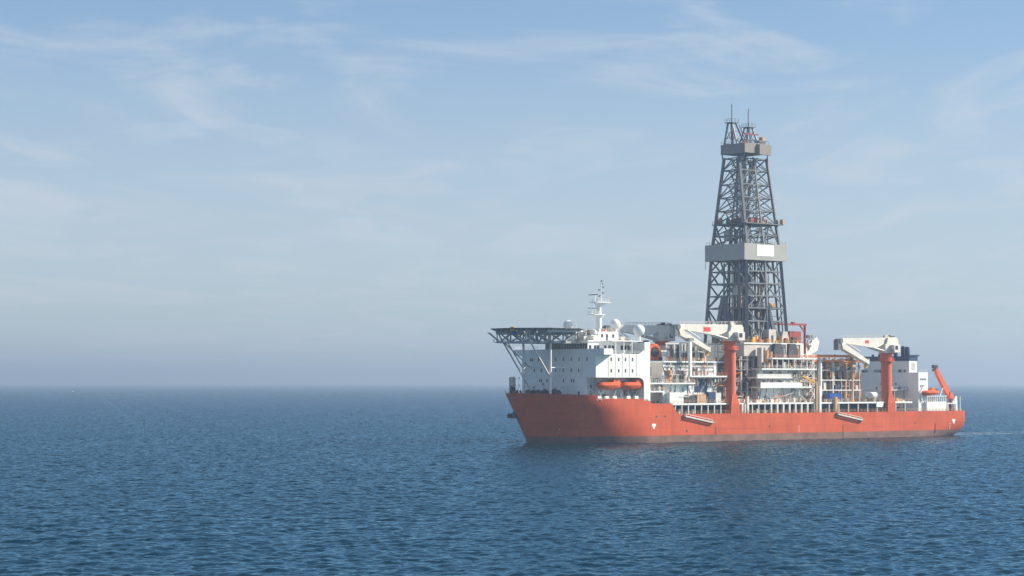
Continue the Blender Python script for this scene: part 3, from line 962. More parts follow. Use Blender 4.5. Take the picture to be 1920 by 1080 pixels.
# crown platform: long box with a proud bay on its aft half
for u0, u1, v0, v1 in ((112.4, 112.7, -5.4, 8), (112.7, 125.4, 7.7, 8.0), (112.7, 125.4, -5.4, -5.1), (125.4, 125.7, -5.4, 8)):
    bx('crown_wall', der, u0, u1, v0, v1, 111.7, 115.5, 'panel_dark')
MB().slab([(118.6, 8.0), (119.4, 9.2), (125.9, 9.2), (125.9, 8.0)], 111.2, 115.2).build('crown_bay', 'panel_dark', der)
bx('crown_floor', der, 112.7, 125.4, -5.1, 7.7, 111.75, 112.1, 'derrick')
for a in (-1, 1):
    for b in (-1, 1):
        strut('knee', der, dp(107.5, a, b), (119.05 + a * 6.2, 1.3 + b * 6.3, 111.8), .4, 'derrick')
rail(der, [(112.5, -5.3, 115.5), (112.5, 7.9, 115.5), (125.6, 7.9, 115.5)], 'derrick')
for c0, top in ((114.4, 124.0), (123.6, 122.8)):
    for a in (-1, 1):
        for b in (-1, 1):
            strut('gin_pole', der, (c0 + a * (3.6 if a * (c0 - 119) < 0 else 1.6), b * 4.6, 111.8), (c0 + a * .9, -1.2 + b * 1.2, top), .58, 'derrick')
            strut('gin_brace', der, (c0 + a * 2.2, -1.2 + b * 2.3, 116.0), (c0 + a * 1.2, -1.2 - b * 1.2, 121.0), .2, 'derrick')
        strut('gin_girt', der, (c0 + a * 1.9, -3.3, 118), (c0 + a * 1.9, .9, 118), .24, 'derrick')
    bx('gin_platform', der, c0 - 1.9, c0 + 1.9, -3.3, .9, top, top + .25, 'derrick')
    rail(der, [(c0 - 1.8, -3.2, top + .2), (c0 - 1.8, .8, top + .2), (c0 + 1.8, .8, top + .2)], 'derrick', 1.4, 1.2, .12)
    strut('lightning_mast', der, (c0, -1.2, top), (c0, -1.2, top + 7.6), .36, 'derrick', 'cyl')
    for k in range(4):
        bx('aerial_arm', der, c0, c0 + .7, -1.25, -1.15, top + 2 + k * 1.5, top + 2.12 + k * 1.5, 'derrick')
strut('tag_line', der, (114.9, -1, 112), (114.9, -1, 122.5), .5, 'red', 'cyl')
for k in range(34):
    u, v = random.uniform(113.2, 125), random.uniform(-4.8, 7.2)
    h = random.uniform(.8, 4.6)
    piece('crown_sheave', der, (u, v, 111.8 + h / 2), (random.uniform(.3, 1.4), random.uniform(.3, 1.4), h),
          random.choice(('derrick', 'red', 'tan', 'grey', 'dark', 'deck_orange')))
strut('crown_beam', der, (115.5, 5.2, 119.4), (122.5, 5.2, 119.4), .5, 'red')
strut('crown_beam', der, (117.5, 4.2, 115), (115.9, 1.5, 123), .32, 'red')
bx('crown_basket', der, 121.0, 125.0, 4.6, 7.4, 116.2, 117.0, 'derrick')
bx('crown_cabinet', der, 123.2, 124.8, 5.0, 7.0, 117.0, 118.4, 'tan')
strut('hanging_light', der, (DC - 11.5, -10.9, 66.6), (DC - 11.5, -10.9, 69.6), .12, 'dark')

# ------------------------------------------------------------------ drill floor and substructure
df = MB().box(105.6, 137.0, -14.5, 13.8, 32.2, 37.2).build('drill_floor', 'beige', ship, False, bevel=.08)
df['label'] = 'beige boxy drill floor carrying the derrick'
bx('deck_edge', df, 105.3, 137.3, 13.7, 14.2, 36.9, 37.45, 'white')
rail(df, [(105.6, 13.9, 37.4), (137, 13.9, 37.4)], 'yellow')
rail(df, [(105.6, -12, 37.4), (105.6, 13.8, 37.4)], 'yellow')
for k in range(70):
    u, v = random.uniform(106.5, 136), random.choice((random.uniform(9.5, 13.4), random.uniform(-12, 13)))
    h = random.uniform(.6, 3.2)
    piece(random.choice(('machine', 'tank', 'cabinet')), df, (u, v, 37.2 + h / 2), (random.uniform(.5, 2.4), random.uniform(.5, 2.0), h),
          random.choice(('dark', 'grey', 'tan', 'deck_orange', 'red', 'white2', 'derrick', 'yellow')), random.choice(('box', 'cyl')))
piece('driller_cabin', df, (122.5, 11.0, 40.0), (4.0, 3.2, 5.4), 'beige')
bx('cabin_door', df, 121.9, 122.9, 12.62, 12.7, 37.6, 40.4, 'dark')
MB().prism([(127.5, 37.3), (132.5, 37.3), (131.0, 42.0), (128.6, 42.0)], 9.6, 12.4).build('winch_house', 'beige', df)
bx('red_cabin', df, 133.2, 135.0, 8.0, 11.5, 37.3, 42.0, 'red')
bx('red_cabin', df, 135.2, 139.6, 8.0, 11.5, 37.3, 42.2, 'red')
# columns and recess under the drill floor
sub = MB().box(101.5, 139.5, -12, 9.5, 9.5, 32.1).build('substructure', 'grey', ship)
for u in (101.2, 104.5, 107.8, 111.2):
    for v in (13.2,):
        strut('column', sub, (u, v, 14.4), (u, v, 32.2), .7, 'beige')
for z in (18.5, 22.4, 26.8, 30.6):
    bx('gallery', sub, 97.0, 112.0, 9.5, 14.0, z, z + .3, 'grey')
    rail(sub, [(97, 13.9, z + .3), (112, 13.9, z + .3)], 'grey')
for k in range(60):
    u, z = random.uniform(96, 112), random.choice((14.5, 18.8, 22.7, 27.1))
    h = random.uniform(.8, 2.8)
    piece(random.choice(('valve', 'pump', 'cabinet')), sub, (u, random.uniform(10, 13.5), z + h / 2), (random.uniform(.4, 2), random.uniform(.4, 1.5), h),
          random.choice(('dark', 'grey', 'beige', 'white2', 'dark', 'red', 'derrick')), random.choice(('box', 'cyl')))
for k in range(22):
    u = random.uniform(113, 137)
    z0 = random.choice((27.8, 31.8))
    strut('standpipe', df, (u, 14.6, z0), (u, 14.6, random.choice((33, 35.5, 36.8))), random.uniform(.4, 1.5), random.choice(('dark', 'grey', 'beige', 'tan', 'dark')), 'cyl')
for u, r, z1, mt in ((112.6, 2.4, 35.5, 'beige'), (116.0, 1.7, 34.5, 'tan'), (118.4, 1.3, 34.0, 'tan'), (120.4, 1.1, 33.2, 'dark')):
    strut('mud_tank', df, (u, 15.6, 27.8), (u, 15.6, z1), r, mt, 'cyl')
for u0 in (121.0, 129.0):
    MB().prism([(u0, 37.2), (u0 + 3.2, 37.2), (u0 + 4.6, 33.5), (u0 + 3.8, 31.8), (u0 - .6, 31.8), (u0 - .8, 34.0)], 13.9, 15.6).build('hose_bundle', 'dark', df)

# ------------------------------------------------------------------ midship port blocks
def slab(parent, u0, u1, z, v1=19.3, v0=12.0, t=.55, mat='white', railm='white2', name='platform'):
    bx(name, parent, u0, u1, v0, v1, z - t, z, mat)
    rail(parent, [(u0 + .1, v1 - .1, z), (u1 - .1, v1 - .1, z)], railm)
modA = MB().box(60.6, 88.5, -16, 16.8, 13.4, 29.5).build('forward_module', 'white', ship, False, bevel=.06)
modA['label'] = 'white equipment block just behind the deckhouse'
bx('shaded_front_panel', modA, 60.3, 60.62, -16, 16.9, 14, 29.5, 'beige')  # beige sheet puts the shade of the forward face into its colour
bx('window', modA, 60.22, 60.32, 9.5, 10.6, 24.6, 27.8, 'dark')
slab(modA, 60.2, 92, 30.05, 17.6, -16, railm='tan')
slab(modA, 52.0, 74.7, 22.0)
slab(modA, 72.8, 91.2, 24.6, railm='deck_orange')
slab(modA, 52.0, 59.0, 19.0)
for z in (27.9, 26.4):
    bx('pipe_run', modA, 61.5, 87, 16.8, 17.3, z, z + .35, 'white2')
for k in range(95):
    u = random.uniform(61.5, 88)
    z0 = random.choice((14.4, 14.4, 22.1, 24.7))
    h = random.uniform(1, 3.2)
    piece(random.choice(('ladder', 'valve', 'cabinet')), modA, (u, random.uniform(17.0, 18.6), z0 + h / 2), (random.uniform(.2, 1.3), random.uniform(.2, .8), h),
          random.choice(('white2', 'grey', 'tan', 'white2', 'dark', 'beige', 'deck_orange')), random.choice(('box', 'cyl')))
for u0, u1, z0, z1, mt in ((62, 69, 14.4, 18.4, 'white'), (82, 85.3, 14.4, 18.5, 'navy'), (76, 80.5, 14.4, 17.6, 'tan'), (70, 75, 14.4, 17.2, 'dark'), (85.6, 88.4, 14.4, 18.2, 'white2')):
    bx('deck_tank', modA, u0, u1, 17.0, 18.9, z0, z1, mt)
bx('recess_shade_panel', modA, 76.5, 83, 16.7, 16.95, 18.4, 23.5, 'navy')  # flat panels on the wall, darkened to imitate the shade of a recess
bx('recess_shade_panel', modA, 85.6, 88.3, 16.7, 16.95, 18.0, 23.5, 'grey')
bx('louvre', modA, 62, 86.5, 16.75, 16.9, 28.3, 29.4, 'grey')
for k in range(30):
    u, v = random.uniform(52.5, 59.8), random.uniform(12.5, 18.8)
    z0 = random.choice((13.4, 19.0, 22.0))
    h = random.uniform(.6, 2.0)
    piece(random.choice(('valve', 'crate', 'cabinet')), modA, (u, v, z0 + h / 2), (random.uniform(.3, 1.3), random.uniform(.3, 1.3), h),
          random.choice(('white2', 'tan', 'dark', 'grey', 'beige', 'white')))
for k in range(30):
    u, v = random.uniform(61, 91), random.uniform(8, 17)
    h = random.uniform(.5, 1.8)
    piece(random.choice(('valve', 'crate')), modA, (u, v, 30.05 + h / 2), (random.uniform(.4, 1.6), random.uniform(.4, 1.3), h),
          random.choice(('white2', 'tan', 'dark', 'deck_orange', 'beige')))
# light frame and tall post on the roof of the block
fr = MB().beam((71.4, 20.0, 24.2), (71.4, 20.0, 38.0), 1.0).build('boom_rest_post', 'white', ship)
bx('boom_rest_cradle', fr, 70.4, 72.6, 18.0, 20.8, 37.6, 38.6, 'grey')
lf = empty('pipe_frame', (0, 0, 0), 0, ship)
for u in (70.5, 74.5, 78.5, 80.0, 83.5, 88.5, 90.0):
    for v in (8.0, 15.5):
        strut('post', lf, (u, v, 30.0), (u, v, 37.0), .42, 'white2')
for v in (8.0, 15.5):
    for z in (36.8, 33.6):
        strut('beam', lf, (70, v, z), (92, v, z), .4, 'white2')
for k in range(18):
    u = random.uniform(71, 91)
    strut('riser_pipe', lf, (u, 9.5, 30), (u, 9.5, random.uniform(33, 36.8)), random.uniform(.3, 1.3), random.choice(('derrick', 'grey', 'dark', 'white2')), 'cyl')
bx('winch_house', lf, 72, 79, -2, 6, 30, 36, 'grey')
bx('winch_house', lf, 80, 104, -6, 8, 30, 36.5, 'derrick')
bx('store_block', lf, 63, 82, -17, -9, 30, 34.6, 'navy')
bx('exhaust_stack', lf, 77.5, 80, -16, -13, 34.6, 37.8, 'navy')
bx('exhaust_cap', lf, 77.1, 80.4, -16.4, -12.6, 37.8, 38.3, 'dark')
# orange hose reel with its white guard
hr = empty('hose_drum', (0, 0, 0), 0, ship)
vs, fs, n = [], [], 30
for i in range(n):
    a = 2 * math.pi * i / n
    for r, dv in ((3.2, -1.2), (3.2, 1.2), (2.1, 1.2), (2.1, -1.2)):
        vs.append((63.6 + r * math.cos(a), 8.0 + dv, 33.4 + r * math.sin(a)))
for i in range(n):
    for k in range(4):
        fs.append((i * 4 + k, ((i + 1) % n) * 4 + k, ((i + 1) % n) * 4 + (k + 1) % 4, i * 4 + (k + 1) % 4))
MB().add(vs, fs).build('rim', 'crane_red', hr, True)
MB().cyl((63.6, 6.9, 33.4), (63.6, 9.1, 33.4), 1.9, n=18).build('core', 'dark', hr, True)
MB().prism([(67.2, 30.05), (70.0, 30.05), (70.8, 34.2), (66.8, 34.2)], 5, 9.0).build('guard', 'white', hr)
bx('bed', hr, 60.8, 66.6, 6.5, 9.5, 30.05, 30.5, 'grey')

modB = MB().box(112.0, 134.0, 9.4, 15.8, 14.3, 27.0).build('process_module', 'white', ship, False, bevel=.05)
modB['label'] = 'white windowless block below the drill floor with stacked platforms'
slab(modB, 115.5, 140.2, 31.6, railm='deck_orange')
slab(modB, 109.8, 140.2, 27.5, railm='white2')
slab(modB, 107.3, 126.6, 24.2)
slab(modB, 109.0, 140.2, 20.5)
for u in (115.8, 118.6, 121.6, 124.8, 128, 132, 135, 138):
    strut('stanchion', modB, (u, 18.9, 27.5), (u, 18.9, 31.2), .3, 'white2')
bx('wind_screen', modB, 109.2, 132, 19.15, 19.25, 20.5, 22.1, 'white')
bx('wind_screen', modB, 107.5, 126, 19.15, 19.25, 24.2, 25.3, 'white2')
for k in range(95):
    u = random.uniform(110, 139)
    z0 = random.choice((14.4, 20.5, 24.2, 27.5, 27.5))
    h = random.uniform(.8, 2.6)
    piece(random.choice(('valve', 'ladder', 'cabinet')), modB, (u, random.uniform(16, 18.8), z0 + h / 2), (random.uniform(.3, 1.1), random.uniform(.2, .7), h),
          random.choice(('grey', 'dark', 'white2', 'tan', 'beige')), random.choice(('box', 'cyl')))
for k in range(16):
    u = random.uniform(110, 134)
    z0 = random.choice((14.4, 20.6, 24.3))
    strut('drain_pipe', modB, (u, 15.95, z0), (u + random.choice((0, 0, 1.5, -1.5)), 15.95, z0 + random.uniform(2.5, 5.5)), .16, random.choice(('grey', 'dark', 'tan', 'white2')))
for k in range(26):
    u = random.uniform(61, 88)
    z0 = random.choice((14.4, 18, 22.1, 24.8))
    strut('drain_pipe', modA, (u, 16.95, z0), (u + random.choice((0, 0, 2, -2)), 16.95, z0 + random.uniform(2, 6)), .16, random.choice(('grey', 'dark', 'tan', 'white2')))
for par_, ua, ub, va, vb in ((modA, 61, 91, 17.0, 19.0), (modB, 108, 140, 16.0, 19.0), (sub, 96, 113, 10.5, 14.5)):
    for k in range(80):
        u, v, z = random.uniform(ua, ub), random.uniform(va, vb), random.choice((14.4, 16.5, 20.6, 22.2, 24.7, 27.6))
        if random.random() < .6:
            q = (u, v, z + random.uniform(1.2, 3.6))
        else:
            q = (min(ub + .5, u + random.uniform(1.5, 6)), v, z + random.choice((0, 0, 1.2)))
        strut('conduit', par_, (u, v, z + .3), (q[0], q[1], q[2] + .3), random.uniform(.1, .26), random.choice(('tan', 'beige', 'dark', 'grey', 'white2', 'white2', 'deck_orange')))
# inclined stairs
for a, b in (((126.5, 17.2, 14.6), (131.5, 17.2, 27.4)), ((136, 18, 14.6), (127, 18, 20.4))):
    strut('stair', modB, a, b, .25, 'grey', h=.9)
# lattice next to the block
lat = empty('lattice_tower', (0, 0, 0), 0, ship)
zz = [14.4, 17.5, 20.5, 24.0, 27.5, 30.0, 33.0]
for u in (134.5, 138.2, 142.0):
    for v in (10.5, 16.0):
        strut('leg', lat, (u, v, 14.4), (u, v, 33.0), .32, 'white2')
for z0, z1 in zip(zz[:-1], zz[1:]):
    for v in (10.5, 16.0):
        for ua, ub in ((134.5, 138.2), (138.2, 142.0)):
            strut('brace', lat, (ua, v, z0), (ub, v, z1), .22, 'white2')
            strut('brace', lat, (ua, v, z1), (ub, v, z0), .22, 'white2')
    for u in (134.5, 142.0):
        strut('brace', lat, (u, 10.5, z0), (u, 16, z1), .22, 'white2')
    strut('girt', lat, (134.5, 16, z1), (142, 16, z1), .25, 'white2')

# red service gantry at the back of the drill floor
rg = empty('service_gantry', (0, 0, 0), 0, ship)
strut('post', rg, (145.4, 8, 31.6), (145.4, 8, 44.8), 1.0, 'red', 'cyl')
strut('jib', rg, (126, 8, 45.0), (146.2, 8, 45.0), .8, 'red')
strut('strut', rg, (142.6, 8, 44.7), (145.4, 8, 42.0), .5, 'red')
bx('trolley', rg, 138.0, 139.4, 7.4, 8.6, 45.3, 46.0, 'red')
# white nose of the catwalk machine
nose = MB().prism([(160, 33.0), (166.5, 33.0), (171.8, 35.2), (173.0, 38.8), (171.5, 40.8), (169.5, 39.6), (164.5, 37.6), (160, 37.6)], -14, -10).build('catwalk_nose', 'white', ship)
for k in range(8):
    piece('sheave', nose, (random.uniform(165, 172), -9.7, random.uniform(35, 39)), (.8, .5, .9), random.choice(('grey', 'dark', 'tan')), 'cyl')
bx('catwalk_leg', nose, 161, 163, -14, -10, 9.5, 33.0, 'white2')
bx('catwalk_leg', nose, 167, 168.4, -13.8, -10.2, 9.5, 33.4, 'white2')
for k in range(6):
    piece('sheave', nose, (169 + random.uniform(-1.5, 2), -12, 40.9), (.5, .6, 1.2), random.choice(('grey', 'dark')))

# ------------------------------------------------------------------ pipe rack aft of the derrick
pr = empty('pipe_rack', (0, 0, 0), 0, ship)
pr['label'] = 'open steel rack of posts, beams and pipes aft of the derrick'
posts = ((147.5, 1.7, 'dome', 31.7), (154.9, .55, 'white2', 31), (159.8, .5, 'grey', 31), (162.4, .6, 'tan', 31), (166.1, 1.5, 'tan', 33.5), (170.4, .6, 'tan', 31))
for u, r, mt, z1 in posts:
    strut('post', pr, (u, 14, 14.4), (u, 14, z1), r, mt, 'cyl' if r > 1 else 'box')
    strut('post', pr, (u + 1, -4, 9.5), (u + 1, -4, z1), .6, 'white2')
    strut('post', pr, (u, 5, 9.5), (u, 5, z1), .5, 'grey')
for v in (14.2, 5, -4):
    strut('beam', pr, (140.5, v, 32.6), (167, v, 32.6), .9, 'deck_orange')
    strut('beam', pr, (143.0, v, 30.6), (171.5, v, 30.6), .75, 'deck_orange' if v > 10 else 'red')
    for z in (27.0, 23.0, 19.0):
        strut('beam', pr, (147, v, z), (171, v, z), .4, 'white2' if z < 25 else 'grey')
for u in (147.5, 154.9, 162.4, 170.4):
    for z in (30.6, 27.0, 23.0, 19.0):
        strut('cross_beam', pr, (u, -6, z), (u, 14, z), .35, random.choice(('white2', 'tan', 'red')))
for k in range(240):
    u, v = random.uniform(144, 172), random.uniform(2, 13.6)
    z0 = random.choice((14.4, 19.2, 23.2, 27.2, 28.5))
    h = random.uniform(.8, 3.6)
    s = (random.uniform(.4, 2.4), random.uniform(.4, 2), h)
    if random.random() < .35:
        s = (random.uniform(2, 6), random.uniform(.3, .7), random.uniform(.3, .7))
    piece(random.choice(('valve', 'pipe_spool', 'vessel', 'junction_box')), pr, (u, v, z0 + s[2] / 2), s,
          random.choice(('dark', 'grey', 'white2', 'tan', 'yellow', 'red', 'beige', 'navy', 'white2', 'yellow' if z0 < 23 else 'grey')), random.choice(('box', 'box', 'cyl')))
for k in range(70):
    u, v = random.uniform(145, 171), random.uniform(3, 13.5)
    strut('riser_pipe', pr, (u, v, 14.4), (u, v, random.uniform(20, 31)), random.uniform(.2, .55), random.choice(('grey', 'white2', 'tan', 'dark', 'red')), 'cyl')
for k in range(26):
    u, z = random.uniform(144, 167), random.uniform(27.5, 32)
    strut('brace', pr, (u, 13.6, z), (u + random.uniform(-3, 3), 13.6, z + random.uniform(-3, 1)), .2, 'white2')

for k in range(150):                      # conduits and small bore lines threaded through the open steelwork
    u, v, z = random.uniform(143, 172), random.uniform(6, 14.4), random.uniform(14.6, 31.5)
    if random.random() < .55:
        q = (u, v, min(32, z + random.uniform(2, 9)))
    else:
        q = (min(172.5, u + random.uniform(2, 9)), v, z)
    strut('conduit', pr, (u, v, z), q, random.uniform(.12, .34), random.choice(('tan', 'tan', 'white2', 'beige', 'dark', 'deck_orange', 'grey')))
# raised port deck with its posts, from the module to the aft house
rd = MB().box(62.8, 196, 12, 19.6, 13.75, 14.35).build('raised_deck', 'white', ship)
bx('deck_bulkhead', rd, 63, 195, 11.8, 12.1, 9.5, 13.75, 'navy')  # navy colour stands in for the shadow behind the deck posts
u = 64.4
k = 0
while u < 195:
    if not any(abs(u - c) < 3.2 for c in (93.8, 181.8)):
        big = 112 < u < 139
        strut('deck_post', rd, (u, 19.2, 9.5), (u, 19.2, 13.8), .75 if big else .38, 'white2')
    u += 3.35 if u < 140 else 5.6
    k += 1
rail(hull, [(64.5, 20.6, 10.3), (91, 20.6, 10.3)], 'tan', 1.2)
rail(hull, [(97, 20.6, 10.3), (178.8, 20.6, 10.3)], 'tan', 1.2)
rail(hull, [(184.6, 20.6, 10.3), (204, 20.6, 10.3)], 'tan', 1.2)
rail(rd, [(63, 19.5, 14.35), (90.8, 19.5, 14.35)], 'tan', 1.2)
rail(rd, [(96.5, 19.5, 14.35), (178.6, 19.5, 14.35)], 'tan', 1.2)
rail(rd, [(185, 19.5, 14.35), (195.8, 19.5, 14.35)], 'tan', 1.2)
for k in range(60):
    u = random.uniform(64, 194)
    h = random.uniform(.6, 2.8)
    piece(random.choice(('valve', 'bollard', 'pump')), rd, (u, random.uniform(13, 18.6), 9.5 + h / 2), (random.uniform(.5, 2.2), random.uniform(.5, 1.5), h),
          random.choice(('dark', 'navy', 'grey', 'white2', 'navy', 'dark')), random.choice(('box', 'cyl')))
for k in range(50):
    u = random.choice((random.uniform(96, 112), random.uniform(134, 148), random.uniform(172, 195), random.uniform(148, 172)))
    h = random.uniform(.4, 1.6)
    piece(random.choice(('valve', 'crate', 'reel')), rd, (u, random.uniform(14.5, 18.8), 14.35 + h / 2), (random.uniform(.4, 1.8), random.uniform(.4, 1.4), h),
          random.choice(('dark', 'grey', 'white2', 'tan', 'beige', 'yellow')), random.choice(('box', 'cyl')))
# loading posts and small jib beside the blocks
for u, mt, z1, w in ((141.0, 'white', 20.6, 1.1), (139.2, 'tan', 22.4, .7), (101.2, 'white2', 16.8, 1.0), (150.0, 'tan', 16.4, 1.2), (137.8, 'grey', 14, .6), (98.4, 'white2', 14, .8), (100.0, 'white2', 14, .5)):
    strut('loading_post', rd, (u, 19.9, 9.5), (u, 19.9, z1), w, mt)
strut('jib', rd, (139.2, 19.8, 22.0), (131.5, 19.8, 24.6), .55, 'yellow')
strut('jib', rd, (139.2, 19.8, 21.2), (131.0, 19.8, 23.4), .4, 'tan')
bx('name_board', rd, 174.2, 178.4, 19.62, 19.75, 12.2, 14.4, 'white')

# ------------------------------------------------------------------ aft house, funnel, stern gear
ah = MB().box(201.6, 207.6, -18, 18, 9.5, 26.2).build('aft_house', 'white', ship, False, bevel=.06)
ah['label'] = 'tall white engine house near the stern'
for v in (-2, 6):
    bx('window', ah, 201.5, 201.62, v - .3, v + .3, 21, 21.9, 'dark')
for z, n in ((23.2, 3), (20.4, 2)):
    for k in range(n):
        bx('vent', ah, 203 + k * 1.3, 203.7 + k * 1.3, 18.0, 18.25, z, z + .6, 'grey')
rail(ah, [(201.8, -17.8, 26.2), (201.8, 17.8, 26.2), (207.4, 17.8, 26.2)], 'white2')
fun = MB().box(202.4, 207.2, -12.3, 12.5, 26.2, 31.0).build('funnel', 'white', ship, False, bevel=.05)
fun['label'] = 'broad white funnel casing with dark blue top'
MB().slab([(202.3, -12.4), (202.3, 12.6), (207.6, 12.6), (207.6, -12.4)], 31.0, 32.9).build('funnel_top', 'navy', fun)
bx('funnel_lip', fun, 202.0, 208.2, 11.6, 13.0, 32.9, 33.5, 'navy')
for v, h, r in ((3.0, 3.0, 1.2), (7.0, 4.2, 1.2), (9.3, 3.9, 1.4), (-6, 1.0, .7), (-2, 1.2, .6), (-9.5, .9, .8)):
    MB().lathe((205, v, 32.9), [(r * .75, 0), (r * .75, h * .75), (r * .6, h)], 12).build('exhaust_pipe', 'navy', fun, True)
# round emblem: a ring with bars, on the port face
vs, fs, n = [], [], 24
for i in range(n):
    a = 2 * math.pi * i / n
    for r, dv in ((1.25, 12.5), (1.25, 12.56), (.98, 12.56), (.98, 12.5)):
        vs.append((204.8 + r * math.cos(a), dv, 28.6 + r * 1.15 * math.sin(a)))
for i in range(n):
    for k in range(4):
        fs.append((i * 4 + k, ((i + 1) % n) * 4 + k, ((i + 1) % n) * 4 + (k + 1) % 4, i * 4 + (k + 1) % 4))
em = MB()
em.add(vs, fs)
for k in range(-2, 3):
    em.box(204.8 - .5 + .05 * abs(k), 204.8 + .5 - .05 * abs(k), 12.5, 12.56, 28.6 + k * .36 - .1, 28.6 + k * .36 + .1)
em.build('emblem', 'grey', fun)
for k in range(10):
    piece('roof_fitting', ah, (202.2, random.uniform(-16, 12), 26.8), (.5, random.uniform(.4, 1.6), 1.2), random.choice(('white', 'grey', 'dark')))
bx('white_tank_bed', ah, 174, 182, 8, 12, 13.9, 15.6, 'grey')
tk = MB().cyl((174.6, 12.5, 16.9), (181.6, 12.5, 16.9), 1.25, n=18).build('storage_tank', 'white', ship, True)
for u in (176, 180):
    bx('saddle', tk, u - .3, u + .3, 11.4, 13.6, 14.3, 16.0, 'grey')
bx('mid_platform', ah, 186, 201.6, 2, 13, 18.8, 19.2, 'beige')
rail(ah, [(186, 12.9, 19.2), (201, 12.9, 19.2)], 'grey')
for u in (187, 193, 199):
    strut('platform_leg', ah, (u, 12.6, 9.5), (u, 12.6, 18.8), .4, 'grey')
for k in range(14):
    h = random.uniform(.5, 1.4)
    piece('vent_cowl', ah, (random.uniform(187, 200), random.uniform(8, 12), 19.2 + h / 2), (.7, .7, h), random.choice(('white2', 'grey', 'dark')), 'cyl')
# rescue boat station
rs = MB().box(205.2, 217.6, 13.5, 19.3, 9.5, 14.2).build('boat_station', 'white', ship, False, bevel=.06)
bx('roof', rs, 205.0, 217.8, 13.3, 19.5, 16.3, 16.6, 'white')
for k in range(10):
    u = 205.6 + k * 1.28
    strut('stanchion', rs, (u, 19.2, 14.2), (u, 19.2, 16.3), .26, 'white')
bx('back_wall', rs, 205.4, 217.4, 13.6, 14.0, 14.2, 16.3, 'grey')
rail(rs, [(205.2, 19.4, 14.2), (217.5, 19.4, 14.2)], 'white2')
rb = thing('rescue_boat', (208.2, 18.6, 17.9), 'small orange rescue boat cradled on the white stern station roof', 'boat')
src = [o for o in bpy.data.objects if o.name.startswith('lifeboat')][0]
for ch in src.children:
    if ch.name.startswith(('boat_hull', 'rubbing_strake')):
        c = ch.copy()
        COL.objects.link(c)
        c.parent = rb
        c.matrix_basis = Matrix.Diagonal((.92, .9, .8, 1)) @ ch.matrix_basis
MB().prism([(-.8, .6), (2.6, .6), (1.8, 2.0), (.2, 2.0)], -1.0, 1.0).build('cockpit', 'orange', rb, False, bevel=.15)
bx('engine', rb, 3.4, 4.3, -.4, .4, .8, 1.5, 'dark')
da = MB().beam((203.4, 18.4, 14.3), (202.4, 18.4, 18.5), .35).beam((202.4, 18.4, 18.5), (204.6, 18.4, 20.6), .35).build('boat_davit', 'white', rs)
strut('davit_arm', da, (214.6, 18.4, 16.6), (216.4, 18.4, 19.8), .3, 'white')
# stern crane
sc = thing('stern_crane', (225.2, 15.0, 9.5), 'slim red lattice style deck crane with raised jib at the stern', 'crane')
CO = (225.2, 15.0, 9.5)
strut('pedestal', sc, (225.2, 15, 9.5), (225.2, 15, 15.6), 1.6, 'red', 'cyl', org=CO)
MB().prism([(223.2, 15.4), (226.8, 15.2), (226.0, 17.2), (224.0, 18.2)], 14.0, 16.0).build('slew_house', 'crane_red', sc, False, CO, .1)
MB().prism([(226.2, 15.4), (224.0, 19.0), (216.2, 28.6), (215.0, 28.2), (216.2, 25.4), (221.8, 17.6), (224.0, 15.4)], 14.3, 15.7).build('jib', 'crane_red', sc, False, CO, .08)
strut('luffing_ram', sc, (223.4, 15, 15.8), (218.2, 15, 23.0), .5, 'red', 'cyl', org=CO)
bx('jib_head', sc, 214.4, 216.6, 14.2, 15.8, 27.9, 29.3, 'dark', CO)
bx('hook_block', sc, 214.2, 214.9, 14.6, 15.4, 26.6, 27.6, 'dark', CO)
strut('hoist_wire', sc, (214.6, 15, 27.5), (214.6, 15, 28.2), .1, 'dark', org=CO)
# stern rails, mooring winch, flag post and horn rails
for u, v, mt in ((220.5, 16, 'dark'), (222.6, 11, 'grey'), (219.4, 9, 'white2')):
    MB().cyl((u, v - 1.6, 11), (u, v + 1.6, 11), 1.1, n=16).box(u - 1.3, u + 1.3, v - 1.8, v + 1.8, 9.5, 10.1).build('mooring_winch', mt, ship, True)
bx('stern_platform', ship, 218.6, 224.6, 12.5, 19.0, 13.2, 13.6, 'white')
for u, v in ((219, 18.8), (224.2, 18.8), (219, 13), (224.2, 13)):
    strut('platform_leg', ship, (u, v, 9.5), (u, v, 13.3), .3, 'white')
MB().prism([(224.6, 9.5), (226.6, 9.5), (226.2, 16.4), (225.4, 16.4), (223.6, 13.8), (224.4, 13.2)], 17.2, 17.7).build('stern_roller_horn', 'white', ship)
strut('flag_post', ship, (226.6, 19, 9.5), (226.6, 19, 16.4), .2, 'white')
rail(hull, [(204, 20.2, 10.3), (226.5, 19.6, 10.3)], 'tan', 1.2)
rail(hull, [(227.4, 19.0, 10.3), (227.4, -19, 10.3)], 'tan', 1.2)

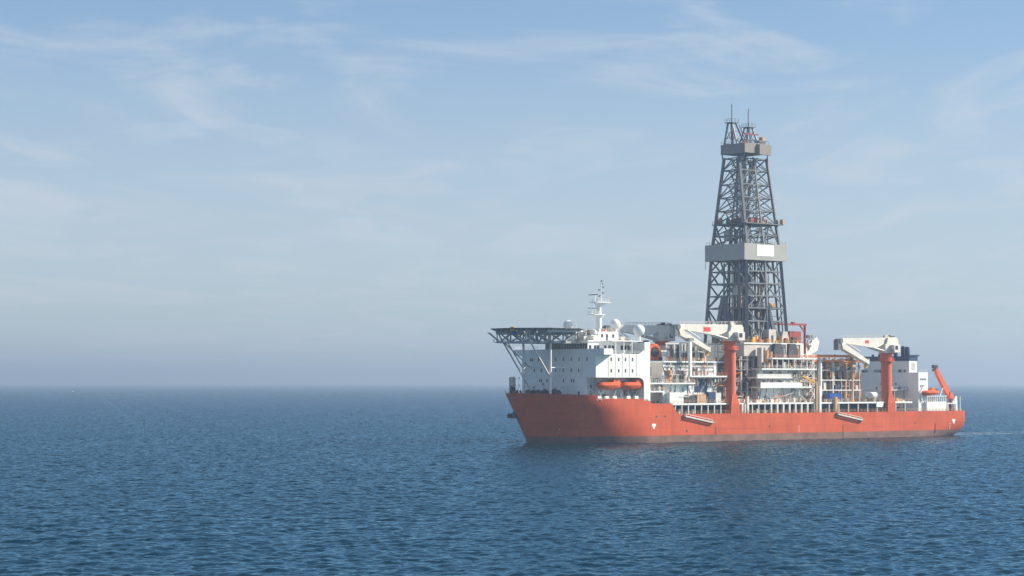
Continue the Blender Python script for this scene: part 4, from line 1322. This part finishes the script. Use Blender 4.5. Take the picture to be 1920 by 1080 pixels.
# ------------------------------------------------------------------ knuckle boom cranes
def crane(org, label, ring, dz, fin=True, group='knuckle boom deck cranes'):
    """origin on the main deck at the pedestal axis; boom stowed pointing to the bow"""
    c = thing('deck_crane', org, label, 'crane', group)
    zr = ring - org[2]
    MB().lathe((0, 0, 0), [(2.15, 0), (2.15, zr - 2.6), (2.2, zr - .4)], 28).build('pedestal', 'crane_red', c, True)
    rg_ = MB().lathe((0, 0, zr - .4), [(2.25, 0), (3.25, .1), (3.25, .35), (2.4, .45), (2.4, 3.1), (3.0, 3.2), (3.0, 3.5)], 28).build('slew_ring', 'crane_red', c, True)
    m = MB()
    n = 20
    for k in range(n):
        a0, a1 = 2 * math.pi * k / n, 2 * math.pi * (k + 1) / n
        p = lambda a, z: (3.15 * math.cos(a), 3.15 * math.sin(a), z)
        m.beam(p(a0, zr), p(a0, zr + 1.2), .1).beam(p(a0, zr + 1.15), p(a1, zr + 1.15), .09).beam(p(a0, zr + .6), p(a1, zr + .6), .08)
    m.build('ring_railing', 'crane_red', rg_)
    if fin:
        MB().slab([(0, 0)] * 0 + [(-2.5, 1.2), (2.5, 1.2), (2.5, 2.74), (-2.5, 2.74)], 0, 1).v
        f = MB()
        w0, w1 = 2.55, 1.15
        zt = 17.2 - org[2]
        zk = 15.5 - org[2]
        f.add([(-w0, .6, .2), (w0, .6, .2), (w0, 2.76, .2), (-w0, 2.76, .2),
               (-w0 * .82, .6, zk - 1.4), (w0 * .82, .6, zk - 1.4), (w0 * .82, 2.76, zk - 1.4), (-w0 * .82, 2.76, zk - 1.4),
               (-w1, .6, zt), (w1, .6, zt), (w1 * .9, 2.2, zt + .6), (-w1 * .9, 2.2, zt + .6)],
              [(0, 1, 2, 3), (0, 4, 5, 1), (1, 5, 6, 2), (2, 6, 7, 3), (3, 7, 4, 0), (4, 8, 9, 5), (5, 9, 10, 6), (6, 10, 11, 7), (7, 11, 8, 4), (8, 11, 10, 9)])
        f.build('hull_bracket', 'hull', c)
    z = zr + 3.1                       # underside of the house
    MB().prism([(-2.6, z), (3.6, z), (5.4, z + 3.2), (5.4, z + 5.2), (4.6, z + 6.2), (-1.0, z + 6.2), (-1.6, z + 4.0), (-2.6, z + 3.2)], -1.9, 1.9).build('crane_house', 'cream', c, False, bevel=.08)
    cab = MB().prism([(.6, z + .2), (4.0, z + .2), (4.0, z + 3.4), (.2, z + 3.4)], 1.9, 4.0).build('cab', 'cream', c, False, bevel=.08)
    bx('window', cab, .45, .6, 2.1, 3.8, z + 1.2, z + 3.0, 'glass')
    bx('window', cab, 1.0, 2.6, 3.95, 4.06, z + 1.4, z + 3.0, 'glass')
    h = z + 6.4
    tip = -27.6
    MB().prism([(4.8, h), (tip + 1, h - dz), (tip + .2, h - 1.5 - dz), (tip + 3, h - 2.0 - dz), (-8.6, h - 4.4), (-5.6, h - 3.9), (-1.2, h - 2.4), (4.8, h - 2.2)],
               -1.0, 1.0).build('main_boom', 'cream', c, False, bevel=.06)
    MB().prism([(tip - .6, h - .3 - dz), (tip + 1.4, h - .3 - dz), (tip + 3.0, h - 2.6 - dz), (tip + 15.8, h - 8.6 - dz), (tip + 16.4, h - 7.8 - dz), (tip + 16.2, h - 10.4 - dz),
                (tip + 15.2, h - 9.9 - dz), (tip + 3.0, h - 5.0 - dz), (tip + .8, h - 4.2 - dz)], -1.25, 1.25).build('knuckle_arm', 'cream', c, False, bevel=.06)
    jo = MB().cyl((tip - .3, -1.6, h - 1.0 - dz), (tip - .3, 1.6, h - 1.0 - dz), .9, n=16)
    jo.box(tip - 1.9, tip - .5, -1.3, 1.3, h - 4.6 - dz, h - .6 - dz)
    jo.build('knuckle_joint', 'derrick', c, True)
    for v in (-1.4, 1.4):
        strut('luffing_ram', c, (-1.5, v, z + .6), (-9.0, v, h - 4.3), .75, 'cream', 'cyl')
        strut('knuckle_ram', c, (tip + 4.4, v * .9, h - 2.3 - dz), (tip + 10.6, v * .9, h - 5.2 - dz), .5, 'cream', 'cyl')
    bx('hook_block', c, tip + 14.9, tip + 15.9, -.5, .5, h - 11.6 - dz, h - 10.2 - dz, 'yellow')
    rail(c, [(4.6, .9, h), (tip + 2, .9, h - dz)], 'beige')
    rail(c, [(4.6, -.9, h), (tip + 2, -.9, h - dz)], 'beige')
    for k in range(8):
        piece('winch', c, (random.uniform(-1, 5), random.uniform(-1.4, 1.6), h + random.uniform(-.3, .5)), (random.uniform(.6, 1.8), .8, random.uniform(.6, 1.6)), random.choice(('grey', 'dark', 'beige', 'cream')))
    return c, h, tip
c1, h1, t1 = crane((93.8, 18.3, 9.5), 'white crane with folded boom on an orange pedestal in front of the derrick', 34.6, 0.4)
MB().box(-14.4, -11.2, 1.0, 1.06, h1 - 2.9, h1 - 1.3).build('name_lettering', 'signred', c1)
bx('name_stroke', c1, -14.8, -14.55, 1.0, 1.06, h1 - 3.3, h1 - .9, 'signred')
c2, h2, t2 = crane((181.8, 18.3, 9.5), 'white crane with folded boom on an orange pedestal in front of the funnel', 30.8, 0.8)
MB().box(-13.6, -11.4, 1.0, 1.04, h2 - 2.6, h2 - 1.4).build('name_lettering', 'signred', c2)
c3, h3, t3 = crane((92.0, -18.3, 9.5), 'crane on the far side, half hidden behind the deckhouse roof', 35.0, 0.4, fin=False)

# ------------------------------------------------------------------ accommodation ladders stowed on the side
def ladder(org, label):
    c = thing('accommodation_ladder', org, label, 'ladder', 'accommodation ladders slung along the hull side')
    a, b = (0, 0, 0), (13.8, 0, -2.4)
    for v in (.15, .95):
        strut('side_rail', c, (0, v, 0), (13.8, v, -2.4), .16, 'white2', h=.5)
        strut('hand_rail', c, (0, v, .95), (13.8, v, -1.45), .09, 'white2')
    for k in range(24):
        t = (k + .5) / 24
        bx('tread', c, 13.8 * t - .16, 13.8 * t + .16, .15, .95, -2.4 * t - .05, -2.4 * t + .02, 'beige')
    for k in range(7):
        t = k / 6
        strut('stanchion', c, (13.8 * t, .95, -2.4 * t), (13.8 * t, .95, -2.4 * t + .95), .09, 'white2')
    bx('landing', c, 13.5, 14.9, 0, 1.1, -2.5, -2.35, 'beige')
    bx('bracket', c, -.6, .3, -.25, .6, -.4, .5, 'grey')
    bx('bracket', c, 13.6, 14.2, -.25, .4, -2.9, -1.6, 'grey')
    return c
ladder((67.2, 21.05, 9.6), 'grey accommodation ladder slung on the red hull below the forward crane')
ladder((149.5, 21.05, 9.6), 'grey accommodation ladder slung on the red hull below the pipe rack')

# ------------------------------------------------------------------ loose deck cargo
def container(org, size, mat, label, group=None):
    c = thing('cargo_container', org, label, 'container', group)
    l, w, h = size
    m = MB().box(-l / 2, l / 2, -w / 2, w / 2, .1, h)
    m.build('body', mat, c)
    for s in (-1, 1):
        bx('corner_rail', c, -l / 2, l / 2, s * (w / 2) - .08, s * (w / 2) + .08, h - .12, h + .06, mat)
        for t in (-1, 1):
            bx('corner_post', c, t * l / 2 - .09, t * l / 2 + .09, s * w / 2 - .1, s * w / 2 + .1, 0, h, mat)
    n = int(l / .6)
    for k in range(n):
        bx('rib', c, -l / 2 + (k + .35) * l / n, -l / 2 + (k + .65) * l / n, w / 2, w / 2 + .05, .25, h - .2, mat)
    return c
container((152.0, 17.0, 15.6), (6.6, 2.4, 2.2), 'blue', 'blue cargo container on the raised deck in front of the pipe rack')
bx('container_cradle', rd, 149.2, 154.8, 16.0, 18.0, 14.35, 15.6, 'grey')

# ------------------------------------------------------------------ far off boat near the horizon
fb_o = Vector((-1010, 5040, 0))
fb = tag(empty('motor_boat', fb_o, R(160)), 'tiny white motor boat far off near the hazy horizon', 'boat')
MB().slab([(-4, -1.2), (-4, 1.2), (1.5, 1.3), (4.2, 0), (1.5, -1.3)], -.3, 1.0).build('boat_hull', 'dome', fb)
MB().prism([(-2, 1.0), (1.4, 1.0), (.6, 2.8), (-2, 2.8)], -.9, .9).build('cabin', 'dome', fb)
strut('mast', fb, (-1, 0, 2.8), (-1, 0, 4.4), .12, 'dome')

# ------------------------------------------------------------------ thin wake foam trailing off the stern
fm_ = bpy.data.materials.new('wake foam')
fm_.use_nodes = True
t = fm_.node_tree
b = t.nodes['Principled BSDF']
b.inputs['Base Color'].default_value = (0.55, 0.62, 0.66, 1)
b.inputs['Roughness'].default_value = 0.7
g = nd(t, 'ShaderNodeNewGeometry')
n = nd(t, 'ShaderNodeTexNoise')
n.inputs['Scale'].default_value = 0.35
n.inputs['Detail'].default_value = 7
n.inputs['Roughness'].default_value = 0.7
t.links.new(g.outputs['Position'], n.inputs['Vector'])
rp = nd(t, 'ShaderNodeMapRange')
rp.inputs['From Min'].default_value = 0.42
rp.inputs['From Max'].default_value = 0.66
rp.inputs['To Max'].default_value = 0.85
t.links.new(n.outputs['Fac'], rp.inputs['Value'])
t.links.new(rp.outputs[0], b.inputs['Alpha'])
M['foam'] = fm_
wk = MB()
for v0, w0, u0, u1 in ((17.5, 2.6, 224.0, 330.0), (8.0, 2.0, 230.0, 320.0), (-3.0, 2.2, 232, 340)):
    for k in range(24):
        ua, ub = u0 + (u1 - u0) * k / 24, u0 + (u1 - u0) * (k + 1) / 24
        wa, wb = w0 * (1 - k / 24) + .2, w0 * (1 - (k + 1) / 24) + .2
        ca, cb = v0 + 2.2 * math.sin(k * .45), v0 + 2.2 * math.sin((k + 1) * .45)
        wk.add([(ua, ca - wa, .34), (ub, cb - wb, .34), (ub, cb + wb, .34), (ua, ca + wa, .34)], [(0, 1, 2, 3)])
wo_ = wk.build('wake', 'foam')
wo_.location = SHIP_O
wo_.rotation_euler = (0, 0, THETA)
tag(wo_, 'thin broken foam streaks trailing off the ship stern', kind='stuff')

# ------------------------------------------------------------------ haze
hm = bpy.data.materials.new('sea haze')
hm.use_nodes = True
t = hm.node_tree
t.nodes.clear()
pv = nd(t, 'ShaderNodeVolumePrincipled')
pv.inputs['Color'].default_value = (0.60, 0.76, 0.97, 1)
pv.inputs['Density'].default_value = 0.00016
pv.inputs['Anisotropy'].default_value = 0.4
ho = nd(t, 'ShaderNodeOutputMaterial')
t.links.new(pv.outputs[0], ho.inputs['Volume'])
me = bpy.data.meshes.new('haze')
bm = bmesh.new()
bmesh.ops.create_cube(bm, size=1)
bmesh.ops.transform(bm, matrix=Matrix.Translation((0, (Y0 + Y1) / 2, 66.5)) @ Matrix.Diagonal((2 * XS + 200, Y1 - Y0 + 200, 139, 1)), verts=bm.verts)
bm.to_mesh(me)
bm.free()
me.materials.append(hm)
hz = bpy.data.objects.new('haze', me)
COL.objects.link(hz)
tag(hz, 'pale blue sea haze lying over the whole sea', kind='stuff')
